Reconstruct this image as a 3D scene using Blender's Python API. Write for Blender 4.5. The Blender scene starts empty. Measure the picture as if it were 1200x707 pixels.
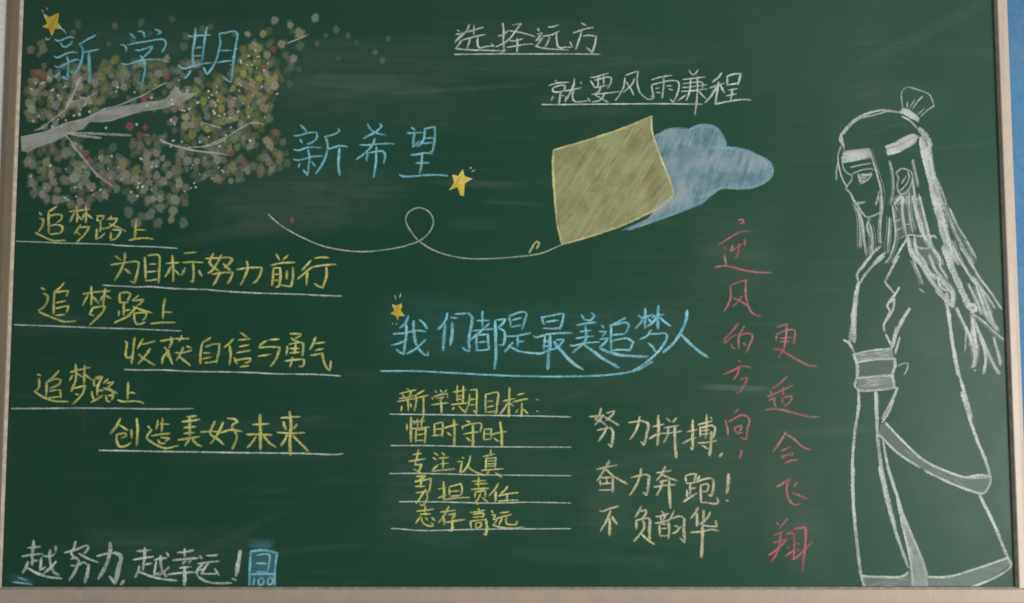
import bpy, math, random
from mathutils import Vector

random.seed(4)
S = bpy.context.scene
COL = S.collection

# ---------------------------------------------------------------- camera
Z0 = 1.0                                    # bottom edge of the writing surface above the floor
cam_d = bpy.data.cameras.new('camera')
cam = bpy.data.objects.new('camera', cam_d); COL.objects.link(cam)
cam.location = (0.0082, -1.9573, Z0 + 0.5567)
cam.rotation_euler = (math.radians(90) + 0.06145, 0, 0)
cam_d.sensor_width = 36.0; cam_d.sensor_fit = 'HORIZONTAL'
cam_d.lens = 36.0 * 950.0 / 1200.0
cam_d.clip_start = 0.05; cam_d.clip_end = 60
S.camera = cam

# ---------------------------------------------------------------- light and exposure
W = bpy.data.worlds.new('World'); S.world = W; W.use_nodes = True
bg = W.node_tree.nodes['Background']
bg.inputs['Color'].default_value = (0.88, 0.96, 1.0, 1)
bg.inputs['Strength'].default_value = 0.26

def area(name, loc, target, sx, sy, power, color):
    l = bpy.data.lights.new(name, 'AREA'); l.shape = 'RECTANGLE'; l.size = sx; l.size_y = sy
    l.energy = power; l.color = color
    o = bpy.data.objects.new(name, l); COL.objects.link(o); o.location = loc
    o.rotation_euler = (Vector(target) - Vector(loc)).to_track_quat('-Z', 'Y').to_euler()
    return o
area('window_light', (3.9, -2.9, Z0 - 0.10), (0.5, 0, Z0 + 0.35), 1.9, 1.5, 236, (1.0, 0.97, 0.93))

S.view_settings.view_transform = 'Standard'
S.view_settings.look = 'None'
S.view_settings.gamma = 1.0
S.view_settings.exposure = 0.0
S.view_settings.use_curve_mapping = False
S.render.engine = 'CYCLES'
S.cycles.transparent_max_bounces = 64
S.cycles.max_bounces = 6
S.cycles.filter_width = 1.75

# ---------------------------------------------------------------- node helpers
def mat(name):
    m = bpy.data.materials.new(name); m.use_nodes = True
    nt = m.node_tree; p = nt.nodes['Principled BSDF']
    return m, nt, p
def N(nt, kind, **kw):
    n = nt.nodes.new(kind)
    for k, v in kw.items():
        if k in n.inputs.keys(): n.inputs[k].default_value = v
        else: setattr(n, k, v)
    return n
def val(nt, x, sock):
    if isinstance(x, (int, float)): sock.default_value = x
    else: nt.links.new(x, sock)
def M(nt, op, a, b=0.0, c=0.0, clamp=False):
    n = nt.nodes.new('ShaderNodeMath'); n.operation = op; n.use_clamp = clamp
    val(nt, a, n.inputs[0]); val(nt, b, n.inputs[1]); val(nt, c, n.inputs[2])
    return n.outputs[0]
def ramp(nt, x, a, b, lo=0.0, hi=1.0, smooth=True):
    n = nt.nodes.new('ShaderNodeMapRange'); n.interpolation_type = 'SMOOTHSTEP' if smooth else 'LINEAR'
    val(nt, x, n.inputs[0])
    for i, v in enumerate((a, b, lo, hi)): val(nt, v, n.inputs[i + 1])
    return n.outputs[0]
def mix(nt, f, a, b):
    n = nt.nodes.new('ShaderNodeMix'); n.data_type = 'RGBA'
    val(nt, f, n.inputs[0])
    for s, x in ((6, a), (7, b)):
        if isinstance(x, tuple): n.inputs[s].default_value = (*x, 1) if len(x) == 3 else x
        else: nt.links.new(x, n.inputs[s])
    return n.outputs[2]
def coords(nt, scale=(1, 1, 1), rot=(0, 0, 0)):
    g = nt.nodes.new('ShaderNodeNewGeometry')
    m = nt.nodes.new('ShaderNodeMapping'); m.inputs['Scale'].default_value = scale; m.inputs['Rotation'].default_value = rot
    nt.links.new(g.outputs['Position'], m.inputs['Vector'])
    return m.outputs['Vector']
def noise(nt, vec, scale, detail=3.0, rough=0.55):
    n = nt.nodes.new('ShaderNodeTexNoise'); n.inputs['Scale'].default_value = scale
    n.inputs['Detail'].default_value = detail; n.inputs['Roughness'].default_value = rough
    nt.links.new(vec, n.inputs['Vector'])
    return n.outputs['Fac']

# ---------------------------------------------------------------- materials
def board_material():
    m, nt, p = mat('chalkboard_green')
    P = coords(nt)
    big = noise(nt, P, 1.6, 4)
    blot = noise(nt, P, 9, 5, 0.6)
    wipe = noise(nt, coords(nt, (2.2, 1, 38), (0, 0.05, 0)), 1.6, 5, 0.65)     # sideways eraser wipes
    wipe2 = noise(nt, coords(nt, (26, 1, 2.0), (0, -0.12, 0)), 1.4, 4, 0.6)    # a few upright ones
    grain = noise(nt, P, 420, 2)
    c = mix(nt, ramp(nt, big, .3, .7), (0.0125, 0.065, 0.036), (0.017, 0.066, 0.038))
    c = mix(nt, ramp(nt, blot, .35, .75, 0, .35), c, (0.010, 0.056, 0.030))
    d1 = M(nt, 'MULTIPLY', ramp(nt, wipe, .5, .82), ramp(nt, big, .36, .66))
    d2 = M(nt, 'MULTIPLY', ramp(nt, wipe2, .58, .85), ramp(nt, blot, .4, .65))
    dust = M(nt, 'ADD', M(nt, 'MULTIPLY', d1, .045), M(nt, 'MULTIPLY', d2, .03))
    dust = M(nt, 'ADD', dust, M(nt, 'MULTIPLY', ramp(nt, grain, .45, .75), .012))
    sp = nt.nodes.new('ShaderNodeSeparateXYZ'); nt.links.new(P, sp.inputs[0])
    grey_right = M(nt, 'MULTIPLY', ramp(nt, M(nt, 'ADD', sp.outputs[0], M(nt, 'MULTIPLY', big, .8)), .3, 1.5), .022)   # greyer towards the right end
    grey_top = M(nt, 'MULTIPLY', ramp(nt, M(nt, 'ADD', sp.outputs[2], M(nt, 'MULTIPLY', blot, .4)), 2.1, 2.7), .012)   # and greyer towards the top
    dust = M(nt, 'ADD', dust, M(nt, 'ADD', grey_right, grey_top))  # wipe dust plus the greying to the right and top
    c = mix(nt, dust, c, (0.55, 0.54, 0.48))
    nt.links.new(c, p.inputs['Base Color'])
    nt.links.new(ramp(nt, blot, .2, .8, .40, .50), p.inputs['Roughness'])
    p.inputs['Specular IOR Level'].default_value = 0.15
    b = nt.nodes.new('ShaderNodeBump'); b.inputs['Strength'].default_value = .25; b.inputs['Distance'].default_value = .0006
    nt.links.new(noise(nt, P, 260, 3), b.inputs['Height']); nt.links.new(b.outputs[0], p.inputs['Normal'])
    return m

def chalk_finish(nt, p):
    p.inputs['Roughness'].default_value = 1.0
    p.inputs['Specular IOR Level'].default_value = 0.05

def stroke_material(name, colour, tint, strength, lo=.34):
    """chalk line: u runs along the stroke, v across it (0..1)"""
    m, nt, p = mat('chalk_' + name)
    uv = nt.nodes.new('ShaderNodeUVMap'); sp = nt.nodes.new('ShaderNodeSeparateXYZ'); nt.links.new(uv.outputs[0], sp.inputs[0])
    d = M(nt, 'ABSOLUTE', M(nt, 'MULTIPLY_ADD', sp.outputs[1], 2.0, -1.0))
    P = coords(nt)
    grit = noise(nt, P, 520, 2, .7)
    rough = noise(nt, P, 170, 3, .6)
    press = noise(nt, P, 30, 3, .6)
    hue = noise(nt, P, 22, 2)
    e0 = M(nt, 'MULTIPLY_ADD', rough, .65, .12)
    edge = ramp(nt, d, e0, M(nt, 'ADD', e0, .42), 1.0, 0.0)
    g = ramp(nt, M(nt, 'ADD', M(nt, 'MULTIPLY', grit, .5), M(nt, 'MULTIPLY', rough, .5)), .34, .54, lo, 1.0)
    a = M(nt, 'MULTIPLY', M(nt, 'MULTIPLY', edge, g), ramp(nt, press, .32, .6, .6, 1.0))
    at = nt.nodes.new('ShaderNodeAttribute'); at.attribute_name = 'pressure'
    a = M(nt, 'MULTIPLY', a, at.outputs['Fac'])
    a = M(nt, 'MULTIPLY', a, strength, clamp=True)
    nt.links.new(a, p.inputs['Alpha'])
    nt.links.new(mix(nt, ramp(nt, hue, .38, .66), colour, tint), p.inputs['Base Color'])
    chalk_finish(nt, p)
    return m

def fill_material(name, colour, tint, strength, ang):
    """rubbed-in chalk: streaks follow the hatching direction"""
    m, nt, p = mat('rubbed_chalk_' + name)
    P = coords(nt)
    r = math.radians(ang)
    st = noise(nt, coords(nt, (1, 1, 1), (0, r, 0)), 1, 0)
    stretch = nt.nodes.new('ShaderNodeMapping'); stretch.inputs['Scale'].default_value = (9, 1, 60)
    g = nt.nodes.new('ShaderNodeMapping'); g.inputs['Rotation'].default_value = (0, r, 0)
    nt.links.new(P, g.inputs['Vector']); nt.links.new(g.outputs[0], stretch.inputs['Vector'])
    streak = noise(nt, stretch.outputs[0], 1.6, 4, .65)
    cloud = noise(nt, P, 18, 4, .6)
    grit = noise(nt, P, 420, 2, .7)
    a = M(nt, 'MULTIPLY', ramp(nt, streak, .3, .55, .68, 1.0), ramp(nt, cloud, .32, .62, .70, 1.0))
    a = M(nt, 'MULTIPLY', a, ramp(nt, grit, .3, .6, .75, 1.0))
    a = M(nt, 'MULTIPLY', a, strength, clamp=True)
    nt.links.new(a, p.inputs['Alpha'])
    nt.links.new(mix(nt, ramp(nt, M(nt, 'ADD', M(nt, 'MULTIPLY', streak, .5), M(nt, 'MULTIPLY', cloud, .5)), .38, .62), colour, tint), p.inputs['Base Color'])
    chalk_finish(nt, p)
    return m

def dab_material(attr=False):
    """one fingertip dab; colour and strength come from the object itself"""
    m, nt, p = mat('chalk_dab_faint' if attr else 'chalk_dab')
    uv = nt.nodes.new('ShaderNodeUVMap')
    sub = nt.nodes.new('ShaderNodeVectorMath'); sub.operation = 'SUBTRACT'; sub.inputs[1].default_value = (.5, .5, 0)
    ln = nt.nodes.new('ShaderNodeVectorMath'); ln.operation = 'LENGTH'
    nt.links.new(uv.outputs[0], sub.inputs[0]); nt.links.new(sub.outputs[0], ln.inputs[0])
    r = M(nt, 'MULTIPLY', ln.outputs['Value'], 2.0)
    oi = nt.nodes.new('ShaderNodeAttribute' if attr else 'ShaderNodeObjectInfo')
    if attr: oi.attribute_name = 'tint'
    P = coords(nt)
    n1 = noise(nt, P, 130, 3, .6); n2 = noise(nt, P, 400, 2, .7)
    rim = M(nt, 'ADD', r, M(nt, 'MULTIPLY_ADD', n1, .9, -.45))
    body = ramp(nt, rim, .42, .97, 1.0, 0.0)
    ring = ramp(nt, rim, .2, .6, .8, 1.0)
    a = M(nt, 'MULTIPLY', M(nt, 'MULTIPLY', body, ring), ramp(nt, n2, .3, .6, .65, 1.0))
    a = M(nt, 'MULTIPLY', a, oi.outputs['Alpha'], clamp=True)
    nt.links.new(a, p.inputs['Alpha']); nt.links.new(oi.outputs['Color'], p.inputs['Base Color'])
    chalk_finish(nt, p)
    return m

def smear_material():
    """leftover dust of wiped-off chalk"""
    m, nt, p = mat('chalk_smear')
    uv = nt.nodes.new('ShaderNodeUVMap'); sp = nt.nodes.new('ShaderNodeSeparateXYZ'); nt.links.new(uv.outputs[0], sp.inputs[0])
    fx = M(nt, 'ABSOLUTE', M(nt, 'MULTIPLY_ADD', sp.outputs[0], 2.0, -1.0))
    fy = M(nt, 'ABSOLUTE', M(nt, 'MULTIPLY_ADD', sp.outputs[1], 2.0, -1.0))
    P = coords(nt)
    n = noise(nt, P, 14, 4, .6)
    wob = M(nt, 'MULTIPLY_ADD', n, .6, -.3)
    a = M(nt, 'MULTIPLY', ramp(nt, M(nt, 'ADD', fx, wob), .35, 1.0, 1, 0), ramp(nt, M(nt, 'ADD', fy, wob), .35, 1.0, 1, 0))
    a = M(nt, 'MULTIPLY', a, ramp(nt, fx, .7, 1.0, 1, 0)); a = M(nt, 'MULTIPLY', a, ramp(nt, fy, .7, 1.0, 1, 0))
    streak = noise(nt, coords(nt, (5, 1, 60), (0, .08, 0)), 1.5, 5, .7)
    a = M(nt, 'MULTIPLY', a, ramp(nt, streak, .3, .7, .35, 1.2))
    oi = nt.nodes.new('ShaderNodeObjectInfo')
    a = M(nt, 'MULTIPLY', a, oi.outputs['Alpha'], clamp=True)
    nt.links.new(a, p.inputs['Alpha']); nt.links.new(oi.outputs['Color'], p.inputs['Base Color'])
    chalk_finish(nt, p)
    return m

def frame_material(name='frame_paint', tint=(1, 1, 1)):
    m, nt, p = mat(name)
    P = coords(nt)
    a = noise(nt, P, 7, 4); b = noise(nt, P, 60, 4, .65); s = noise(nt, coords(nt, (1, 1, .12)), 90, 3)
    f = noise(nt, P, 600, 2)
    c = mix(nt, ramp(nt, a, .35, .65), (0.46, 0.37, 0.285), (0.42, 0.355, 0.295))
    c = mix(nt, ramp(nt, b, .4, .7, 0, .35), c, (0.38, 0.29, 0.22))
    c = mix(nt, ramp(nt, s, .55, .75, 0, .22), c, (0.55, 0.52, 0.46))
    c = mix(nt, ramp(nt, f, .5, .8, 0, .15), c, (0.6, 0.57, 0.5))
    c = mix(nt, ramp(nt, noise(nt, P, 34, 5, .75), .64, .72, 0, .55), c, (0.16, 0.13, 0.10))     # scuffs
    mu = nt.nodes.new('ShaderNodeMix'); mu.data_type = 'RGBA'; mu.blend_type = 'MULTIPLY'; mu.inputs[0].default_value = 1
    nt.links.new(c, mu.inputs[6]); mu.inputs[7].default_value = (*tint, 1)
    nt.links.new(mu.outputs[2], p.inputs['Base Color']); p.inputs['Roughness'].default_value = .5
    bp = nt.nodes.new('ShaderNodeBump'); bp.inputs['Strength'].default_value = .3; bp.inputs['Distance'].default_value = .001
    nt.links.new(b, bp.inputs['Height']); nt.links.new(bp.outputs[0], p.inputs['Normal'])
    return m
def lip_material():
    m, nt, p = mat('frame_lip_dusty')
    P = coords(nt)
    a = noise(nt, P, 45, 4, .7); b = noise(nt, P, 200, 3)
    c = mix(nt, ramp(nt, a, .42, .62), (0.42, 0.36, 0.29), (0.56, 0.52, 0.44))
    c = mix(nt, ramp(nt, b, .5, .7, 0, .5), c, (0.42, 0.36, 0.28))
    nt.links.new(c, p.inputs['Base Color']); p.inputs['Roughness'].default_value = .75
    return m
def wall_material(name, c0, c1):
    m, nt, p = mat(name)
    P = coords(nt)
    a = noise(nt, P, 5, 4); b = noise(nt, P, 75, 4, .6); g = noise(nt, P, 700, 2)
    c = mix(nt, ramp(nt, a, .35, .65), c0, c1)
    c = mix(nt, ramp(nt, b, .42, .66, 0, .5), c, tuple(min(1, x * 1.35) for x in c0))
    c = mix(nt, ramp(nt, noise(nt, P, 45, 3), .5, .7, 0, .35), c, tuple(x * .8 for x in c0))
    nt.links.new(c, p.inputs['Base Color']); p.inputs['Roughness'].default_value = .85
    bp = nt.nodes.new('ShaderNodeBump'); bp.inputs['Strength'].default_value = .3; bp.inputs['Distance'].default_value = .0012
    nt.links.new(b, bp.inputs['Height']); nt.links.new(bp.outputs[0], p.inputs['Normal'])
    return m

PAL = {
    'blue': ((0.27, 0.77, 0.93), (0.42, 0.83, 0.87), 1.0),
    'white': ((0.82, 0.88, 0.82), (0.76, 0.83, 0.77), .98),
    'yellow': ((0.88, 0.82, 0.22), (0.78, 0.78, 0.34), 1.03),
    'cream': ((0.80, 0.76, 0.46), (0.78, 0.74, 0.56), .95),
    'pink': ((0.62, 0.15, 0.22), (0.54, 0.27, 0.29), .98),
    'crimson': ((0.66, 0.10, 0.20), (0.62, 0.22, 0.30), .95),
    'figure': ((0.68, 0.74, 0.68), (0.70, 0.72, 0.69), .95),
    'paleyellow': ((0.82, 0.80, 0.34), (0.80, 0.70, 0.36), 1.0),
    'stringwhite': ((0.62, 0.68, 0.55), (0.66, 0.68, 0.52), .95),
    'starlight': ((0.92, 0.92, 0.70), (0.90, 0.90, 0.80), .95),
    'bare': ((0.05, 0.085, 0.055), (0.06, 0.09, 0.06), .9),
    'cloudline': ((0.30, 0.60, 0.68), (0.36, 0.58, 0.66), .7),
    'branch': ((0.60, 0.63, 0.56), (0.72, 0.72, 0.64), .95),
}
STROKE = {k: stroke_material(k, *v) for k, v in PAL.items()}
FILLC = {
    'figure': ((0.66, 0.68, 0.64), (0.60, 0.66, 0.62)),
    'grey': ((0.55, 0.58, 0.55), (0.48, 0.54, 0.52)),
    'kite': ((0.54, 0.49, 0.24), (0.46, 0.49, 0.26)),
    'cloud': ((0.25, 0.47, 0.56), (0.44, 0.53, 0.58)),
    'branch': ((0.72, 0.74, 0.66), (0.76, 0.72, 0.68)),
    'star': ((0.95, 0.66, 0.06), (0.90, 0.76, 0.16)),
    'blue': ((0.22, 0.55, 0.66), (0.20, 0.50, 0.60)),
    'smearmark': ((0.20, 0.38, 0.45), (0.20, 0.36, 0.42)),
}
FILLM = {}
def fill(c, a, d):
    k = (c, a, d)
    if k not in FILLM: FILLM[k] = fill_material('%s' % c, *FILLC[c], a, d)
    return FILLM[k]
DAB, SMEAR, FAINT = dab_material(), smear_material(), dab_material(True)
BOARD, FRAME, LIP = board_material(), frame_material(), lip_material()
BROWNED = frame_material('frame_paint_browned', (.70, .64, .52))     # the left rail is darker and browner than the rest
RIM_SHADE, _nt, _p = mat('rim_shade_dark'); _p.inputs['Base Color'].default_value = (.035, .035, .022, 1); _p.inputs['Roughness'].default_value = .8  # dark colour painted as the contact shadow at the rim
PLASTER = wall_material('pale_plaster', (0.86, 0.78, 0.69), (0.83, 0.77, 0.69))
BLUEWALL = wall_material('blue_paint', (0.050, 0.165, 0.32), (0.075, 0.20, 0.34))

# ---------------------------------------------------------------- geometry helpers
def link(name, verts, faces, m, parent=None, uvs=None, loc=None):
    me = bpy.data.meshes.new(name)
    me.from_pydata(verts, [], faces)
    if uvs is not None:
        l = me.uv_layers.new(name='UVMap')
        for lp in me.loops: l.data[lp.index].uv = uvs[lp.vertex_index]
    me.update()
    for mm in (m if isinstance(m, (list, tuple)) else [m]): me.materials.append(mm)
    o = bpy.data.objects.new(name, me); COL.objects.link(o)
    if parent is not None: o.parent = parent
    if loc is not None: o.location = loc
    return o
def grid_sheet(name, x0, x1, z0, z1, y, m, parent=None):
    return link(name, [(x0, y, z0), (x1, y, z0), (x1, y, z1), (x0, y, z1)], [(0, 1, 2, 3)], m, parent)
def box(name, x0, x1, y0, y1, z0, z1, m, parent=None, bevel=0.0):
    v = [(x, y, z) for x in (x0, x1) for y in (y0, y1) for z in (z0, z1)]
    f = [(0, 1, 3, 2), (4, 6, 7, 5), (0, 4, 5, 1), (2, 3, 7, 6), (0, 2, 6, 4), (1, 5, 7, 3)]
    o = link(name, v, f, m, parent)
    if bevel:
        b = o.modifiers.new('bevel', 'BEVEL'); b.width = bevel; b.segments = 3
    return o

# the setting -------------------------------------------------------------
wall = box('wall', -2.6, 1.222, 0.0034, 0.16, -0.2, 3.1, PLASTER); wall['kind'] = 'structure'
bw = box('blue_wall', 1.222, 2.6, 0.0034, 0.16, -0.2, 3.1, BLUEWALL); bw['kind'] = 'structure'

# the blackboard ----------------------------------------------------------
H = 1.434
root = bpy.data.objects.new('blackboard', None); COL.objects.link(root)
root.location = (0, 0, Z0); root.empty_display_size = .2
root['label'] = 'green classroom blackboard in a beige frame covered with coloured chalk writing and drawings'
root['category'] = 'blackboard'

box('board_surface', -1.203, 1.203, 0.0, 0.003, -0.003, H + .003, BOARD, root)

def rail(name, a, b, inward, width, paint=None):
    """frame member of one cross-section from a to b along the edge; inward points to the board"""
    a = Vector(a); b = Vector(b); inward = Vector(inward)
    prof = [(-.001, .003), (0.0005, -.0015), (-.0008, -.0035), (-.0034, -.0086), (-.0054, -.0096), (-width * .6, -.0064), (-width + .004, -.0014), (-width + .001, .0004), (-width, .0018), (-width, .003)]
    verts = []
    L = (b - a).normalized()
    n = 40
    for i in range(n + 1):
        c = a.lerp(b, i / n)
        for (w, y) in prof:
            q = c + inward * w + Vector((0, y, 0))
            verts.append(q)
    k = len(prof); faces = []
    for i in range(n):
        for j in range(k - 1):
            faces.append((i * k + j, i * k + j + 1, (i + 1) * k + j + 1, (i + 1) * k + j))
    faces.append(tuple(range(k))); faces.append(tuple(n * k + j for j in reversed(range(k))))
    o = link(name, verts, faces, [paint or FRAME, LIP], root)
    for i in range(n):
        for j in (1, 2): o.data.polygons[i * (k - 1) + j].material_index = 1
    return o
wdt = .044
rail('frame_rail', (-1.2, 0, -.0003), (-1.2, 0, H), (1, 0, 0), .0425, BROWNED)
rail('frame_rail', (1.2, 0, -.0003), (1.2, 0, H), (-1, 0, 0), .0345)
rail('frame_rail', (-1.244, 0, 0.0), (1.2345, 0, 0.0), (0, 0, 1), .052)
rail('frame_rail', (-1.244, 0, H + .0003), (1.2345, 0, H + .0003), (0, 0, -1), wdt)
s_ = .0035  # width of the added dark strips that imitate shade inside the frame
box('rim_shade', -1.2, -1.2 + s_, -.0012, 0.001, 0, H, RIM_SHADE, root)
box('rim_shade', 1.2 - s_, 1.2, -.0012, 0.001, 0, H, RIM_SHADE, root)
box('rim_shade', -1.2 + s_, 1.2 - s_, -.0012, 0.001, 0, .002, RIM_SHADE, root)
box('rim_shade', -1.2 + s_, 1.2 - s_, -.0012, 0.001, H - .002, H, RIM_SHADE, root)
# chalk ledge under the bottom rail
box('chalk_ledge', -1.1, 1.1, -.055, -.0005, -.060, -.0535, FRAME, root, .002)

# ---------------------------------------------------------------- chalk
def smooth(pts, step=4.0):
    """Catmull-Rom through the joints; sharp turns stay sharp"""
    P = [Vector(p) for p in pts]
    if len(P) == 2:
        n = max(2, int((P[1] - P[0]).length / 7)); return [P[0].lerp(P[1], i / n) for i in range(n + 1)]
    out = []
    def tang(i):
        if i == 0: return (P[1] - P[0]) * .9
        if i == len(P) - 1: return (P[-1] - P[-2]) * .9
        a, b = P[i] - P[i - 1], P[i + 1] - P[i]
        if a.length < 1e-6 or b.length < 1e-6: return (P[i + 1] - P[i - 1]) * .5
        if a.normalized().dot(b.normalized()) < .15: return None
        return (P[i + 1] - P[i - 1]) * .5
    for i in range(len(P) - 1):
        p0, p1 = P[i], P[i + 1]; L = (p1 - p0).length
        t0, t1 = tang(i), tang(i + 1)
        t0 = (p1 - p0) if t0 is None else t0.normalized() * L
        t1 = (p1 - p0) if t1 is None else t1.normalized() * L
        n = max(2, int(L / step))
        for k in range(n):
            t = k / n; h = (2*t**3-3*t**2+1, t**3-2*t**2+t, -2*t**3+3*t**2, t**3-t**2)
            out.append(p0 * h[0] + t0 * h[1] + p1 * h[2] + t1 * h[3])
    out.append(P[-1])
    return out
layer = [0]
def ribbon(pts, hw, V, Fc, U, K, nib=True, fig=False, ghost=1.0):
    pts = [Vector((x / 2, z / 2)) for x, z in pts]                  # millimetres
    if (pts[0] - pts[-1]).length > 12 or len(pts) > 2:
        pts[0] = pts[0] + Vector((random.uniform(-.3, .3), random.uniform(-.3, .3)))
    q = smooth(pts)
    layer[0] = (layer[0] + 1) % 50
    y = -(0.00030 + layer[0] * 0.000006)
    n = len(q); base = len(V); run = 0.0; total = sum((q[i + 1] - q[i]).length for i in range(n - 1)) or 1
    ph = random.uniform(0, 6.28)
    force = random.uniform(.78, 1.0)
    if fig: force = random.uniform(.55, .85) if hw < 3.0 else random.uniform(.8, .97); hw *= .96
    # extend the tips a little so the round end of the chalk shows
    for i in range(n):
        t = (q[min(i + 1, n - 1)] - q[max(i - 1, 0)])
        t = t.normalized() if t.length > 1e-9 else Vector((1, 0))
        if i: run += (q[i] - q[i - 1]).length
        nrm = Vector((-t.y, t.x))
        w = hw * 1.32
        if nib: w *= .86 + .30 * abs(t.y)
        w *= 1 + .10 * math.sin(run * .13 + ph) + random.uniform(-.05, .05)
        e = min(run, total - run)
        w *= .62 + .38 * min(1, e / (hw * 1.6))
        p = q[i]
        if i == 0: p = p - t * hw * .45
        if i == n - 1: p = p + t * hw * .45
        for s in (-1, 1):
            c = p + nrm * w * s
            V.append((c.x / 1000, y, c.y / 1000)); U.append((run / 100, .5 + .5 * s)); K.append(force * (1 - .18 * (.5 + .5 * math.sin(run * .05 + ph))) * (.8 + .2 * min(1, e / 8)) * (1 - .28 * (run / total) ** 3) * ghost)
    for i in range(n - 1):
        a = base + i * 2; Fc.append((a, a + 2, a + 3, a + 1))

NAMES = {
    'new_term_title': ('chalk_writing', 'large pale blue title at the top left'),
    'new_hope_title': ('chalk_writing', 'large pale blue title beside the blossom tree'),
    'distance_line': ('chalk_writing', 'white underlined words at the top middle'),
    'wind_rain_line': ('chalk_writing', 'white underlined words above the kite'),
    'upper_road_line': ('chalk_writing', 'yellow underlined words, upper short line'),
    'target_line': ('chalk_writing', 'yellow underlined words, upper long line'),
    'middle_road_line': ('chalk_writing', 'yellow underlined words, middle short line'),
    'lower_road_line': ('chalk_writing', 'yellow underlined words, lower short line'),
    'confidence_line': ('chalk_writing', 'yellow underlined words, middle long line'),
    'future_line': ('chalk_writing', 'yellow underlined words, lowest long line'),
    'luck_slogan': ('chalk_writing', 'bold white words at the bottom left'),
    'number_card': ('number_card_drawing', 'small blue boxed number drawing'),
    'dreamer_title': ('chalk_writing', 'blue title over a long blue sweep'),
    'term_goal_line': ('chalk_writing', 'first yellow line of the goals list'),
    'punctual_line': ('chalk_writing', 'second yellow line of the goals list'),
    'focus_line': ('chalk_writing', 'third yellow line of the goals list'),
    'courage_line': ('chalk_writing', 'fourth yellow line of the goals list'),
    'ambition_line': ('chalk_writing', 'last yellow line of the goals list'),
    'striving_line': ('chalk_writing', 'upper cream coloured words'),
    'running_line': ('chalk_writing', 'middle cream coloured words'),
    'youth_line': ('chalk_writing', 'lower cream coloured words'),
    'headwind_line': ('chalk_writing', 'left pink column of words'),
    'soaring_line': ('chalk_writing', 'right pink column of words'),
    'kite_drawing': ('kite_drawing', 'yellow chalk kite with a looping string'),
    'kite_string': ('kite_string_drawing', 'thin looping pale chalk string'),
    'chalk_figure': ('robed_figure_drawing', 'white outline of a long haired man in a robe'),
    'robe_shading': ('robe_shading', 'rubbed grey chalk bands on the robe and hair'),
    'cloud_drawing': ('cloud_drawing', 'pale blue chalk cloud behind the kite'),
    'tree_drawing': ('tree_drawing', 'blossoming chalk branch with dabbed flowers'),
    'upper_star': ('star_drawing', 'yellow star at the top left'),
    'middle_star': ('star_drawing', 'yellow star after the second title'),
    'lower_star': ('star_drawing', 'small yellow star over the lower blue title'),
}
def read_layout(text):
    part = None; item = None
    parts = []
    for ln in text.strip().split('\n'):
        if ln[:2] == 'G ': part = (ln[2:], []); parts.append(part)
        elif ln[:2] in ('C ', 'F '):
            item = (ln.split(), []); part[1].append(item)
        else:
            w, *pp = ln.split()
            item[1].append((float(w), [tuple(int(c) for c in p.split(',')) for p in pp]))
    return parts

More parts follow.
